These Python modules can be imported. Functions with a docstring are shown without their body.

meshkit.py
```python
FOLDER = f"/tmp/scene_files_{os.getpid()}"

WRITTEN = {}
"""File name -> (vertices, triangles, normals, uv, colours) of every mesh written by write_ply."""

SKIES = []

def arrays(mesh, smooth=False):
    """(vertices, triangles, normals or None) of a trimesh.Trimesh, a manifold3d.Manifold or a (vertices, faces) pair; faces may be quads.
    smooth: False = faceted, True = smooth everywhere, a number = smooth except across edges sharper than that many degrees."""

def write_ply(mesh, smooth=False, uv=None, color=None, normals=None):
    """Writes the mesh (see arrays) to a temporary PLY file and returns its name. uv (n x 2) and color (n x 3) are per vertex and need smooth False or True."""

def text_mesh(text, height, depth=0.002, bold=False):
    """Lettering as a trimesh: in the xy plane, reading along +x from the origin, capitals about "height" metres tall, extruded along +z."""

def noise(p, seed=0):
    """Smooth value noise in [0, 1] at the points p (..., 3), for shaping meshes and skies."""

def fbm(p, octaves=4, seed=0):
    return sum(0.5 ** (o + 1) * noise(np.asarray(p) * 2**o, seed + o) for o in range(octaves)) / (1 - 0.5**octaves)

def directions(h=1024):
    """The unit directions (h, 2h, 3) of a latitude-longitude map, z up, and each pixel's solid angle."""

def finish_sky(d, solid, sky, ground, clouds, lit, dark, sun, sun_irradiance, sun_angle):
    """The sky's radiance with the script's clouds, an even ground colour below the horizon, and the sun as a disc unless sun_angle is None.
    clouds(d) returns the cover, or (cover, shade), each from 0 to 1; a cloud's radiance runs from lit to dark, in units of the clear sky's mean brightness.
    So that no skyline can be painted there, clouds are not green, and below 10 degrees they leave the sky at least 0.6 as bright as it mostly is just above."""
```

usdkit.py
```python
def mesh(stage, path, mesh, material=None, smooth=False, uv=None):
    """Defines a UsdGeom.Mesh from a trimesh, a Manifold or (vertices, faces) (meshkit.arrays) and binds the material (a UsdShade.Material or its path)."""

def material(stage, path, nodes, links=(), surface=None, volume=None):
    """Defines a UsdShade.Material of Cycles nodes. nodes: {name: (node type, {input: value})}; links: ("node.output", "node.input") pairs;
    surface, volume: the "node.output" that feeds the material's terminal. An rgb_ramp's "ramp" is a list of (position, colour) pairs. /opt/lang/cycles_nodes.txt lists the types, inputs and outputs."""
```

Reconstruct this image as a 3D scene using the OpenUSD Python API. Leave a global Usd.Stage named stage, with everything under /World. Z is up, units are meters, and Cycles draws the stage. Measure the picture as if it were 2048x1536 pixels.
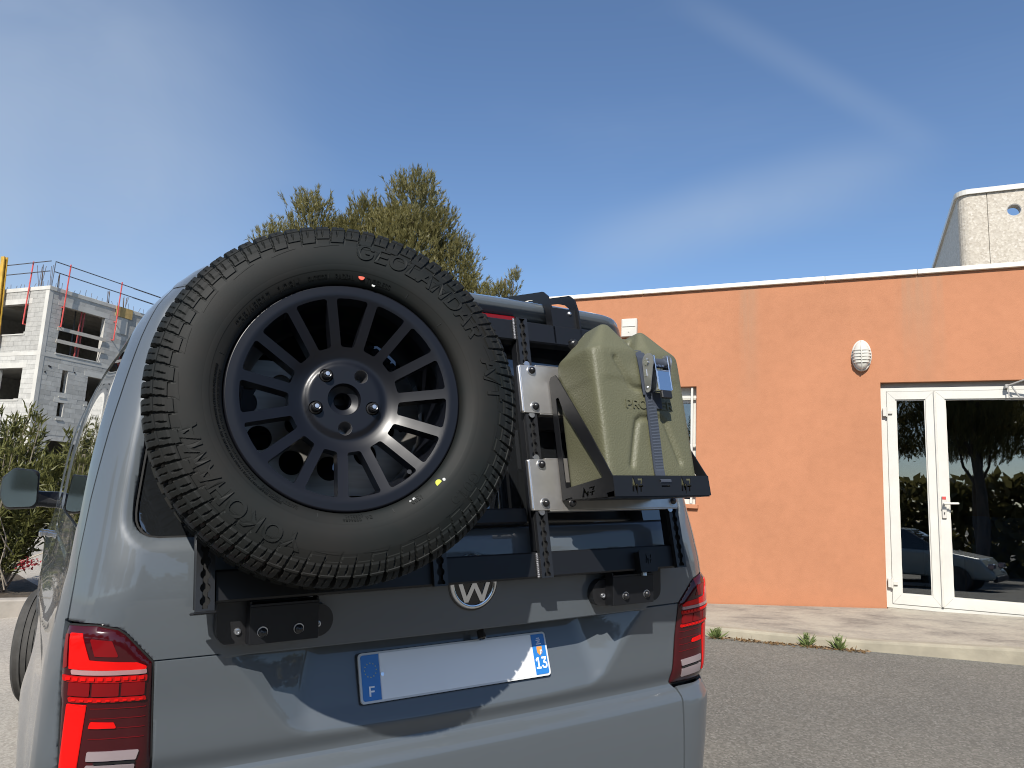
import math, random, numpy as np, trimesh, usdkit, meshkit, shapely
import manifold3d as mf
from shapely.geometry import Polygon, box as sbox, LineString, Point
from shapely import affinity
from shapely.ops import unary_union
from scipy.interpolate import PchipInterpolator, RegularGridInterpolator
from pxr import Usd, UsdGeom, UsdLux, UsdShade, Gf, Sdf
PI = math.pi
stage = Usd.Stage.CreateInMemory()
UsdGeom.SetStageUpAxis(stage, UsdGeom.Tokens.z); UsdGeom.SetStageMetersPerUnit(stage, 1.0)
World = UsdGeom.Xform.Define(stage, '/World'); stage.SetDefaultPrim(World.GetPrim())
UsdGeom.Scope.Define(stage, '/World/Looks')
L = '/World/Looks/'
EXPOSURE, SKY_S, SUN_I = 0.50, .096, 1.2
SUNV = (-.46, -.55, .71)                                 # towards the sun, in the van's frame
SKYTINT = (.85, .97, 1.10)
CLOUD = (3.9, 4.6, 5.5)
VEILS = [((-.0311, .7208, -.6924), (.6846, .5201, .5107), .026, .978, .11), ((.4173, .0807, -.9052), (.6839, .628, .3713), .065, .968, .27),
         (None, (-.22, .945, .24), 0, .86, .44), (None, (-.1, .85, .52), 0, .90, .08)]
PAINT = (.074, .086, .097)
ORANGE = (.405, .180, .096)
ASPH0, ASPH1, ASPH2, ASPH3 = (.066, .064, .055), (.125, .12, .104), (.168, .16, .14), (.24, .23, .205)
# ---------------------------------------------------------------- frames
M = np.array([[9.98605914e-01, -5.76669329e-04, -5.27815907e-02], [0, 9.99940321e-01, -1.09249249e-02], [5.27847409e-02, 1.09096946e-02, 9.98546318e-01]])
def frame(R=np.eye(3), o=(0, 0, 0)):
    T = np.eye(4); T[:3, :3] = R; T[:3, 3] = o; return T
def gf(T): return Gf.Matrix4d(*[float(v) for v in np.asarray(T).T.ravel()])
W_ = frame()
V_ = frame(M)                                            # the van stands on ground that falls to its left
th = math.radians(11.04)
K_ = V_ @ frame(np.array([[1, 0, 0], [0, math.cos(th), math.sin(th)], [0, -math.sin(th), math.cos(th)]]), (0, -.117, 1.165))   # tailgate rack: x across, z up the rack, -y outward
_wt, _wy = math.radians(9.2), math.radians(-8.1)
_n = np.array([math.sin(_wy) * math.cos(_wt), -math.cos(_wy) * math.cos(_wt), math.sin(_wt)])
_u = np.cross([0, 0, 1.], _n); _u /= np.linalg.norm(_u); _v = np.cross(_n, _u)
S_ = V_ @ frame(np.stack([_u, _v, _n], 1), (-.404235, -.280478, 1.574226))       # spare wheel: x right, y up, z outward
_d = np.array([.56557486, -.82469696, 0])
B_ = frame(np.stack([_d, [.82469696, .56557486, 0], [0, 0, 1]], 1), (6.30267849, 2.85840908, .49461231))   # orange building: x along the wall, -y towards the car park
_e1 = np.array([.7959, .6054, 0]); _e1 /= np.linalg.norm(_e1)
C_ = frame(np.stack([_e1, [-_e1[1], _e1[0], 0], [0, 0, 1]], 1), (-1.9796, 34.01, 0))    # concrete shell building: corner at origin
# ---------------------------------------------------------------- camera
cam = UsdGeom.Camera.Define(stage, '/World/Camera')
_cr, _cu, _cf = np.array([.85294571, -.51993928, .04633324]), np.array([-.12037909, -.10955408, .98666447]), np.array([.50792962, .84714878, .1560335])
cam.AddTransformOp().Set(gf(frame(np.stack([_cr, _cu, -_cf], 1), (-.96633676, -1.72473097, 1.35115513))))
cam.CreateHorizontalApertureAttr(36.0); cam.CreateVerticalApertureAttr(27.0); cam.CreateFocalLengthAttr(1500 / 2048 * 36)
cam.CreateClippingRangeAttr((.05, 2000.0))
cam.CreateExposureAttr(EXPOSURE)
# ---------------------------------------------------------------- sun and sky
SUN = M @ np.array(SUNV); SUN /= np.linalg.norm(SUN)
el, rot = math.asin(SUN[2]), math.atan2(SUN[0], SUN[1])
sun = UsdLux.DistantLight.Define(stage, '/World/Sun')
sun.CreateIntensityAttr(SUN_I); sun.CreateAngleAttr(.53); sun.CreateColorAttr(Gf.Vec3f(1, .955, .885)); sun.CreateNormalizeAttr(True)
_z = SUN; _x = np.cross([0, 0, 1.], _z); _x /= np.linalg.norm(_x)
sun.AddTransformOp().Set(gf(frame(np.stack([_x, np.cross(_z, _x), _z], 1))))
dome = UsdLux.DomeLight.Define(stage, '/World/sky')
_sn = {'sky': ('sky_texture', dict(sky_type='single_scattering', sun_disc=False, sun_elevation=el, sun_rotation=rot, altitude=60, air_density=1.0, aerosol_density=.75, ozone_density=1.4)),
    'tc': ('texture_coordinate', {}), 'sx': ('separate_xyz', {}),
    'mp': ('mapping', dict(mapping_type='point', scale=(2.2, 1.1, 6.5), rotation=(.25, .18, .5))),
    'n1': ('noise_texture', dict(scale=1.25, detail=6, roughness=.55, distortion=.5)), 'n3': ('noise_texture', dict(scale=5., detail=4, roughness=.5, distortion=.5)),
    'r1': ('rgb_ramp', dict(ramp=[(0, (0, 0, 0)), (.47, (0, 0, 0)), (.80, (1, 1, 1)), (1, (1, 1, 1))])), 'r3': ('map_range', dict(from_min=.30, from_max=.72, to_min=.62, to_max=1.08, clamp=True)),
    'amt': ('math', dict(math_type='multiply', value2=.06)), 'cl': ('color', dict(value=CLOUD)), 'mix': ('mix', dict(mix_type='mix')), 'tint': ('mix', dict(mix_type='multiply', fac=1.0, color2=SKYTINT)), 'bg': ('background_shader', dict(strength=SKY_S))}
_sl = [('tc.generated', 'mp.vector'), ('mp.vector', 'n1.vector'), ('tc.generated', 'n3.vector'), ('tc.generated', 'sx.vector'), ('n1.fac', 'r1.fac'), ('n3.fac', 'r3.value'), ('r1.color', 'amt.value1'),
    ('sky.color', 'tint.color1'), ('tint.color', 'mix.color1'), ('cl.color', 'mix.color2'), ('mix.color', 'bg.color')]
def _dot(k, v):
    for a, b, c in (('x', 'x', None), ('y', 'y', 'x'), ('z', 'z', 'y')):
        _sn[k + a] = ('math', dict(math_type='multiply_add', value2=float(v['xyz'.index(a)]), value3=0.)); _sl.append(('sx.' + a, k + a + '.value1'))
        if c: _sl.append((k + c + '.value', k + a + '.value3'))
    return k + 'z.value'
_acc = 'amt.value'
for _k, (_nv, _mv, _w, _c0, _a) in enumerate(VEILS):                # thin veils: a band round a great circle, or a soft patch
    k = 'v%d' % _k; _sn[k + 'al'] = ('map_range', dict(range_type='smoothstep', from_min=_c0, from_max=1.0, to_min=0, to_max=_a, clamp=True)); _sl.append((_dot(k + 'm', _mv), k + 'al.value')); _o = k + 'al.result'
    if _nv is not None:
        _sn[k + 'ab'] = ('math', dict(math_type='absolute')); _sn[k + 'bd'] = ('map_range', dict(range_type='smoothstep', from_min=_w, from_max=0., to_min=0, to_max=1, clamp=True)); _sn[k + 'p'] = ('math', dict(math_type='multiply'))
        _sl += [(_dot(k + 'n', _nv), k + 'ab.value1'), (k + 'ab.value', k + 'bd.value'), (k + 'bd.result', k + 'p.value1'), (_o, k + 'p.value2')]; _o = k + 'p.value'
    _sn[k + 'q'] = ('math', dict(math_type='multiply')); _sn[k + 's'] = ('math', dict(math_type='add', use_clamp=True)); _sl += [(_o, k + 'q.value1'), ('r3.result', k + 'q.value2'), (k + 'q.value', k + 's.value1'), (_acc, k + 's.value2')]; _acc = k + 's.value'
_sl.append((_acc, 'mix.fac'))
sky_mat = usdkit.material(stage, L + 'sky_look', _sn, _sl, surface='bg.background')
UsdShade.MaterialBindingAPI.Apply(dome.GetPrim()).Bind(sky_mat)
dome.GetPrim().SetCustomDataByKey('label', 'clear blue spring sky with thin veils of high cloud'); dome.GetPrim().SetCustomDataByKey('category', 'sky'); dome.GetPrim().SetCustomDataByKey('kind', 'structure')
# ---------------------------------------------------------------- object helpers
_used = {}
def numbered(parent, name):
    k = (str(parent), name); _used[k] = _used.get(k, -1) + 1
    return name if _used[k] == 0 else '%s_%03d' % (name, _used[k])
def tagp(p, label=None, cat=None, group=None, kind=None):
    for k, v in (('label', label), ('category', cat), ('group', group), ('kind', kind)):
        if v: p.SetCustomDataByKey(k, v)
    return p
def thing(name, label, cat, T=W_, base=(0, 0, 0), group=None, kind=None):
    x = UsdGeom.Xform.Define(stage, '/World/' + numbered('/World', name)); x.AddTransformOp().Set(gf(T @ frame(o=base)))
    x.GetPrim().SetCustomDataByKey('_', 0) if False else None
    p = tagp(x.GetPrim(), label, cat, group, kind); BASE[str(p.GetPath())] = np.array(base, float); return p
BASE = {}
def tm(m):
    if hasattr(m, 'to_mesh'):
        q = m.to_mesh(); return trimesh.Trimesh(q.vert_properties[:, :3], q.tri_verts, process=False)
    if isinstance(m, (tuple,)): 
        v, f = np.asarray(m[0], float), np.asarray(m[1], int)
        if f.shape[1] == 4: f = np.vstack([f[:, [0, 1, 2]], f[:, [0, 2, 3]]])
        return trimesh.Trimesh(v, f, process=False)
    if isinstance(m, list): return trimesh.util.concatenate([tm(q) for q in m])
    return m
def part(parent, name, mesh, mat, smooth=False, label=None, kind=None):
    """one Mesh prim under parent; vertices are given in the thing's frame (before its base offset)"""
    pp = str(parent.GetPath()); root = '/'.join(pp.split('/')[:3]); m = tm(mesh).copy(); m.vertices = m.vertices - BASE.get(root, 0)
    g = usdkit.mesh(stage, pp + '/' + numbered(pp, name), m, L + mat, smooth=smooth)
    return tagp(g.GetPrim(), label, None, None, kind)
def single(name, mesh, mat, label, cat, T=W_, base=(0, 0, 0), smooth=False, group=None, kind=None):
    m = tm(mesh).copy(); m.vertices = m.vertices - np.array(base, float)
    g = usdkit.mesh(stage, '/World/' + numbered('/World', name), m, L + mat, smooth=smooth); g.AddTransformOp().Set(gf(T @ frame(o=base)))
    return tagp(g.GetPrim(), label, cat, group, kind)
def copy_of(src, label, T, base=(0, 0, 0), group=None):
    was = src.GetCustomData(); nm = str(src.GetPath()).split('/')[-1]; nm = nm[:-4] if nm[-4:-3] == '_' and nm[-3:].isdigit() else nm
    x = UsdGeom.Xform.Define(stage, '/World/' + numbered('/World', nm)); p = x.GetPrim()
    p.GetReferences().AddInternalReference(src.GetPath()); p.SetInstanceable(True)
    UsdGeom.Xformable(p).ClearXformOpOrder(); p.GetAttribute('xformOp:transform').Set(gf(T @ frame(o=base))) if p.GetAttribute('xformOp:transform') else None
    UsdGeom.Xformable(p).SetXformOpOrder([UsdGeom.XformOp(p.GetAttribute('xformOp:transform'))])
    return tagp(p, label, was['category'], group or was.get('group'))
# ---------------------------------------------------------------- mesh helpers
def bx(x0, x1, y0, y1, z0, z1):
    m = trimesh.creation.box([abs(x1 - x0), abs(y1 - y0), abs(z1 - z0)]); m.apply_translation([(x0 + x1) / 2, (y0 + y1) / 2, (z0 + z1) / 2]); return m
def rbx(x0, x1, y0, y1, z0, z1, r=.004):
    """box with chamfered edges"""
    a = [(x0 + r, x1 - r, y0 + r, y1 - r, z0, z1), (x0, x1, y0 + r, y1 - r, z0 + r, z1 - r), (x0 + r, x1 - r, y0, y1, z0 + r, z1 - r)]
    p = np.array([[x, y, z] for q in a for x in q[:2] for y in q[2:4] for z in q[4:]])
    return tm(mf.Manifold.hull_points(p))
def cyl(p, q, r, n=20, r2=None, cap=True):
    p, q = np.array(p, float), np.array(q, float); d = q - p; h = np.linalg.norm(d); d /= h
    a = np.cross(d, [0, 0, 1.] if abs(d[2]) < .9 else [1., 0, 0]); a /= np.linalg.norm(a); b = np.cross(d, a)
    t = np.linspace(0, 2 * PI, n, endpoint=False); c = np.cos(t)[:, None] * a + np.sin(t)[:, None] * b
    v = np.vstack([p + r * c, q + (r if r2 is None else r2) * c, [p], [q]]); i = np.arange(n); j = (i + 1) % n
    f = np.vstack([np.stack([i, j, j + n], 1), np.stack([i, j + n, i + n], 1)])
    if cap: f = np.vstack([f, np.stack([j, i, np.full(n, 2 * n)], 1), np.stack([i + n, j + n, np.full(n, 2 * n + 1)], 1)])
    return trimesh.Trimesh(v, f, process=False)
def tube(pts, r, n=8):
    pts = np.array(pts, float); r = np.broadcast_to(r, len(pts)); tg = np.gradient(pts, axis=0); tg /= np.linalg.norm(tg, axis=1)[:, None]
    a = np.cross(tg, [0.31, 0.17, .93]); a /= np.linalg.norm(a, axis=1)[:, None]; b = np.cross(tg, a)
    t = np.linspace(0, 2 * PI, n, endpoint=False)
    v = (pts[:, None] + r[:, None, None] * (np.cos(t)[None, :, None] * a[:, None] + np.sin(t)[None, :, None] * b[:, None])).reshape(-1, 3)
    k = np.arange(len(pts) - 1)[:, None] * n; i = np.arange(n)[None]; j = (i + 1) % n
    f = np.vstack([np.stack([(k + i).ravel(), (k + n + i).ravel(), (k + n + j).ravel()], 1), np.stack([(k + i).ravel(), (k + n + j).ravel(), (k + j).ravel()], 1)])
    m = trimesh.Trimesh(v, f, process=False)
    c0, c1 = len(v), len(v) + 1; e = (len(pts) - 1) * n; i = np.arange(n); j = (i + 1) % n
    return trimesh.Trimesh(np.vstack([v, pts[:1], pts[-1:]]), np.vstack([f, np.stack([i, j, np.full(n, c0)], 1)[:, ::1], np.stack([e + j, e + i, np.full(n, c1)], 1)]), process=False)
def ext(poly, z0, z1):
    """extrude a shapely polygon in xy from z0 to z1"""
    ms = []
    for g in getattr(poly, 'geoms', [poly]):
        if g.geom_type == 'Polygon' and g.area > 1e-9:
            m = trimesh.creation.extrude_polygon(g, abs(z1 - z0), engine='earcut'); m.apply_translation([0, 0, min(z0, z1)]); ms.append(m)
    return trimesh.util.concatenate(ms)
def xz(m):
    """turn an (x, y->up, z->outward) mesh so that its plane is xz and its depth goes to -y"""
    m = tm(m).copy(); v = m.vertices; m.vertices = np.stack([v[:, 0], -v[:, 2], v[:, 1]], 1); return m
def yz(m, x=0):
    """(x->y', y->z, z->x)"""
    m = tm(m).copy(); v = m.vertices; m.vertices = np.stack([v[:, 2] + x, v[:, 0], v[:, 1]], 1); return m
def rrect(x0, y0, x1, y1, r): return sbox(x0 + r, y0 + r, x1 - r, y1 - r).buffer(r, 6)
def rnd(poly, r): return poly.buffer(-r, 6).buffer(2 * r, 6).buffer(-r, 6)
def lathe(prof, n=96, closed=False):
    """profile of (r, z) about z"""
    p = np.array(prof, float); t = np.linspace(0, 2 * PI, n, endpoint=False); m = len(p)
    v = np.stack([p[None, :, 0] * np.cos(t)[:, None], p[None, :, 0] * np.sin(t)[:, None], np.broadcast_to(p[None, :, 1], (n, m))], -1).reshape(-1, 3)
    i = np.arange(n)[:, None]; k = np.arange(m - 1)[None]; a = i * m + k; b = ((i + 1) % n) * m + k
    f = np.stack([a, b, b + 1, a + 1], -1).reshape(-1, 4)
    return tm((v, f))
def lathe_to(prof, o, axis, n=24):
    m = lathe(prof, n); a = np.array(axis, float); a /= np.linalg.norm(a); x = np.cross(a, [0, 0, 1.] if abs(a[2]) < .9 else [1., 0, 0]); x /= np.linalg.norm(x)
    m.vertices = m.vertices @ np.stack([x, np.cross(a, x), a]) + np.array(o, float); return m
def grid_poly(poly, xs, ys):
    """triangulate a polygon cell by cell on the grid lines xs, ys -> (2-D vertices, triangles)"""
    V, F, key = [], [], {}
    def vid(p):
        k = (round(p[0] * 2e5), round(p[1] * 2e5))
        if k not in key: key[k] = len(V); V.append(p)
        return key[k]
    shapely.prepare(poly); X0, Y0 = np.meshgrid(xs[:-1], ys[:-1], indexing='ij'); X1, Y1 = np.meshgrid(xs[1:], ys[1:], indexing='ij')
    cells = shapely.box(X0.ravel(), Y0.ravel(), X1.ravel(), Y1.ravel()); ins = shapely.contains_properly(poly, cells); hit = shapely.intersects(poly, cells)
    for c, i, h in zip(cells, ins, hit):
        if not h: continue
        if i:
            x0, y0, x1, y1 = c.bounds; a, b, cc, d = vid((x0, y0)), vid((x1, y0)), vid((x1, y1)), vid((x0, y1)); F += [(a, b, cc), (a, cc, d)]
        else:
            g = poly.intersection(c)
            for q in getattr(g, 'geoms', [g]):
                if q.geom_type != 'Polygon' or q.area < 1e-10: continue
                q = shapely.geometry.polygon.orient(q)
                if not q.interiors and q.convex_hull.area - q.area < 1e-12:
                    r = [vid(p) for p in list(q.exterior.coords)[:-1]]; r = [a for n, a in enumerate(r) if a != r[n - 1]]
                    F += [(r[0], r[n], r[n + 1]) for n in range(1, len(r) - 1)]
                else:
                    vv, ff = trimesh.creation.triangulate_polygon(q, engine='earcut')
                    for t in ff:
                        r = [vid(tuple(vv[n])) for n in t]; p = [V[n] for n in r]
                        ar = (p[1][0] - p[0][0]) * (p[2][1] - p[0][1]) - (p[1][1] - p[0][1]) * (p[2][0] - p[0][0])
                        F.append(tuple(r) if ar > 0 else tuple(r[::-1]))
    F = [f for f in F if len(set(f)) == 3]
    return np.array(V), np.array(F)
def skin(V2, F, P, N, thick, flip=False):
    """front surface P with a skirt folded back by thick along -N"""
    e = np.vstack([F[:, [0, 1]], F[:, [1, 2]], F[:, [2, 0]]]); k = {}
    for a, b in map(tuple, e): k[(a, b)] = 1
    bd = np.array([(a, b) for a, b in k if (b, a) not in k]); n = len(P)
    q = np.vstack([np.stack([bd[:, 1], bd[:, 0], bd[:, 0] + n], 1), np.stack([bd[:, 1], bd[:, 0] + n, bd[:, 1] + n], 1)])
    f = np.vstack([F, q]); v = np.vstack([P, P - N * thick])
    if flip: f = f[:, ::-1]
    used = np.unique(f); re = np.full(len(v), -1); re[used] = np.arange(len(used))
    return trimesh.Trimesh(v[used], re[f], process=False)
def text_shape(s, h, bold=False):
    m = meshkit.text_mesh(s, h, .001, bold=bold); v, f = m.vertices, m.faces[(m.face_normals[:, 2] < -.9)]
    return unary_union([Polygon(v[t][:, :2]).buffer(1e-5 * h / .03) for t in f]).simplify(h * .006)
def refine(m, l):
    m = tm(m); m.merge_vertices(); v, f = trimesh.remesh.subdivide_to_size(m.vertices, m.faces, l, max_iter=30); r = trimesh.Trimesh(v, f, process=False); r.merge_vertices(); return r
def hull_spheres(pts, r, n=2):
    s = trimesh.creation.icosphere(n, 1.0).vertices; r = np.broadcast_to(r, len(pts))
    return mf.Manifold.hull_points(np.vstack([np.array(p) + s * q for p, q in zip(pts, r)]))
# ---------------------------------------------------------------- materials
def surf(name, base, rough=.5, metal=0., var=0., vscale=6., dark=None, bump=0., bscale=60., bdist=.002, coat=0., spec=.5, island=0., rnd=0., trans=0., emit=0., coatr=.03, detail=4, stretch=None, bdetail=3, ior=1.5, aniso=0., alpha=1.):
    """principled surface: colour varied by noise (var, dark), per island or per object, with fine bump"""
    base = np.array(base, float)
    n = {'p': ('principled_bsdf', dict(roughness=rough, metallic=metal, coat_weight=coat, coat_roughness=coatr, specular_ior_level=spec, transmission_weight=trans, ior=ior, anisotropic=aniso, alpha=alpha))}; l = []
    n['tc'] = ('texture_coordinate', {}); src = 'tc.object'
    if stretch: n['mp'] = ('mapping', dict(mapping_type='point', scale=stretch)); l.append(('tc.object', 'mp.vector')); src = 'mp.vector'
    col = None
    if var or dark is not None:
        n['nz'] = ('noise_texture', dict(scale=vscale, detail=detail, roughness=.6)); l.append((src, 'nz.vector'))
        d = np.array(dark) if dark is not None else base * (1 - var)
        n['rp'] = ('rgb_ramp', dict(ramp=[(0, d), (.35, d), (.65, base * (1 + (var if dark is None else 0) * .6)), (1, base * (1 + (var if dark is None else 0) * .6))])); l.append(('nz.fac', 'rp.fac')); col = 'rp.color'
    else:
        n['c'] = ('color', dict(value=tuple(base))); col = 'c.color'
    for k, amt, s in (('isl', island, ('geometry', 'geo.random_per_island')), ('obj', rnd, ('object_info', 'oi.random'))):
        if amt:
            nm = s[1].split('.')[0]; n[nm] = (s[0], {}); n[k] = ('map_range', dict(from_min=0, from_max=1, to_min=1 - amt, to_max=1 + amt)); l.append((s[1], k + '.value'))
            n[k + 'm'] = ('mix', dict(mix_type='multiply', fac=1.0)); l += [(col, k + 'm.color1'), (k + '.result', k + 'm.color2')]; col = k + 'm.color'
    l.append((col, 'p.base_color'))
    if bump:
        n['bn'] = ('noise_texture', dict(scale=bscale, detail=bdetail, roughness=.55)); n['bu'] = ('bump', dict(strength=bump, distance=bdist)); l += [(src, 'bn.vector'), ('bn.fac', 'bu.height'), ('bu.normal', 'p.normal')]
    if emit: n['p'][1].update(emission_strength=emit); l.append((col, 'p.emission_color'))
    return usdkit.material(stage, L + name, n, l, surface='p.BSDF')
def leafmat(name, a, b, c, tr=.35, rough=.5, scale=1.2):
    """foliage: colour by island and by slow noise, some light through"""
    return usdkit.material(stage, L + name, {
        'geo': ('geometry', {}), 'tc': ('texture_coordinate', {}), 'nz': ('noise_texture', dict(scale=scale, detail=3)), 'ad': ('math', dict(math_type='multiply_add', value2=.55)), 'sc': ('math', dict(math_type='multiply', value2=.55)),
        'rp': ('rgb_ramp', dict(ramp=[(0, a), (.45, b), (.8, c), (1, c)])), 'd': ('principled_bsdf', dict(roughness=rough, specular_ior_level=.35)), 't': ('translucent_bsdf', {}), 'm': ('mix_closure', dict(fac=tr))},
        [('tc.object', 'nz.vector'), ('nz.fac', 'sc.value1'), ('geo.random_per_island', 'ad.value1'), ('sc.value', 'ad.value3'), ('ad.value', 'rp.fac'), ('rp.color', 'd.base_color'), ('rp.color', 't.color'), ('d.BSDF', 'm.closure1'), ('t.BSDF', 'm.closure2')], surface='m.closure')
def pane_mat(name, tint=(.9, .93, .93), rough=.01, refl=(1, 1, 1), ior=1.5, boost=0.):
    return usdkit.material(stage, L + name, {'f': ('fresnel', dict(IOR=ior)), 'bo': ('math', dict(math_type='add', value2=boost, use_clamp=True)), 't': ('transparent_bsdf', dict(color=tint)), 'g': ('glossy_bsdf', dict(color=refl, roughness=rough)), 'm': ('mix_closure', {})},
        [('f.fac', 'bo.value1'), ('bo.value', 'm.fac'), ('t.BSDF', 'm.closure1'), ('g.BSDF', 'm.closure2')], surface='m.closure')
# ================================================================ materials of the setting
surf('white_paint', (.54, .525, .475), .4, var=.06, vscale=3, bump=.05, bscale=40)
surf('white_plastic', (.53, .51, .455), .35, var=.08, vscale=9)
surf('coping_white', (.70, .645, .55), .6, var=.08, vscale=4)
surf('dark_gap', (.012, .012, .012), .7)
surf('room_wall', (.10, .11, .12), .8, var=.3, vscale=.8)
surf('room_floor', (.06, .055, .05), .5, var=.3, vscale=2)
surf('room_blue', (.06, .16, .34), .6)
surf('room_pale', (.4, .42, .42), .7)
surf('grey_plastic', (.30, .29, .27), .45)
surf('kerb_concrete', (.29, .26, .195), .85, var=.25, vscale=2.5, bump=.35, bscale=45, bdist=.004)
surf('old_concrete', (.33, .30, .26), .9, dark=(.24, .22, .19), vscale=3, bump=.4, bscale=40, bdist=.004)
surf('concrete_pale', (.46, .445, .405), .85, var=.12, vscale=1.2, bump=.2, bscale=25, bdist=.005)
surf('block_grey', (.39, .38, .35), .9, var=.12, vscale=4, bump=.4, bscale=35, bdist=.004, rnd=.13)
surf('block_joined', (.39, .38, .35), .9, var=.14, vscale=4, bump=.5, bscale=35, bdist=.004, island=.16)
surf('mortar', (.42, .405, .375), .95, var=.2, vscale=6)
surf('red_paint', (.50, .06, .05), .5, var=.2, vscale=6)
surf('rail_steel', (.10, .10, .11), .5, metal=.6)
surf('rebar', (.12, .09, .075), .7, metal=.4)
surf('beam_yellow', (.50, .30, .04), .55, var=.2, vscale=4)
surf('plywood', (.42, .28, .10), .7, var=.2, vscale=3)
surf('plank_wood', (.46, .42, .36), .8, var=.15, vscale=5, stretch=(1, 6, 6))
surf('prop_red', (.28, .04, .035), .55)
surf('frosted_lens', (.52, .50, .44), .35, coat=.3)
pane_mat('door_glass', (.50, .55, .56), .004, ior=1.5, boost=.13)
usdkit.material(stage, L + 'asphalt', {
    'tc': ('texture_coordinate', {}), 'vo': ('voronoi_texture', dict(scale=85., feature='f1')), 'nz': ('noise_texture', dict(scale=260., detail=3, roughness=.7)), 'big': ('noise_texture', dict(scale=.55, detail=5, roughness=.6)),
    'st': ('rgb_ramp', dict(ramp=[(0, ASPH0), (.42, ASPH1), (.62, ASPH2), (.8, ASPH3), (1, (.42, .40, .37))])), 'bg': ('rgb_ramp', dict(ramp=[(0, (.72, .72, .73)), (.4, (.88, .88, .88)), (.7, (1.1, 1.08, 1.05)), (1, (1.2, 1.18, 1.12))])),
    'mx': ('mix', dict(mix_type='multiply', fac=1.0)), 'sx': ('separate_xyz', {}), 'wx': ('map_range', dict(from_min=.5, from_max=-.8, to_min=0, to_max=1, clamp=True)), 'wy': ('map_range', dict(from_min=1.5, from_max=3.0, to_min=0, to_max=1, clamp=True)), 'wm': ('math', dict(math_type='multiply')),
    'mg': ('mix', dict(mix_type='mix')), 'gr': ('rgb_ramp', dict(ramp=[(0, (.19, .175, .15)), (.45, (.31, .285, .25)), (.7, (.39, .365, .32)), (1, (.52, .49, .43))])),
    'vcol': ('rgb_to_bw', {}), 'ad': ('math', dict(math_type='multiply_add', value2=.45)), 'hf': ('math', dict(math_type='multiply', value2=.55)),
    'bu': ('bump', dict(strength=.75, distance=.006)), 'p': ('principled_bsdf', dict(roughness=.85, specular_ior_level=.3))},
    [('tc.object', 'vo.vector'), ('tc.object', 'nz.vector'), ('tc.object', 'big.vector'), ('vo.color', 'vcol.color'), ('vcol.val', 'hf.value1'), ('nz.fac', 'ad.value1'), ('hf.value', 'ad.value3'), ('ad.value', 'st.fac'), ('ad.value', 'gr.fac'),
     ('big.fac', 'bg.fac'), ('st.color', 'mg.color1'), ('gr.color', 'mg.color2'), ('tc.object', 'sx.vector'), ('sx.x', 'wx.value'), ('wx.result', 'wm.value1'), ('sx.y', 'wy.value'), ('wy.result', 'wm.value2'), ('wm.value', 'mg.fac'), ('mg.color', 'mx.color1'), ('bg.color', 'mx.color2'), ('mx.color', 'p.base_color'), ('ad.value', 'bu.height'), ('bu.normal', 'p.normal')], surface='p.BSDF')
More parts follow.
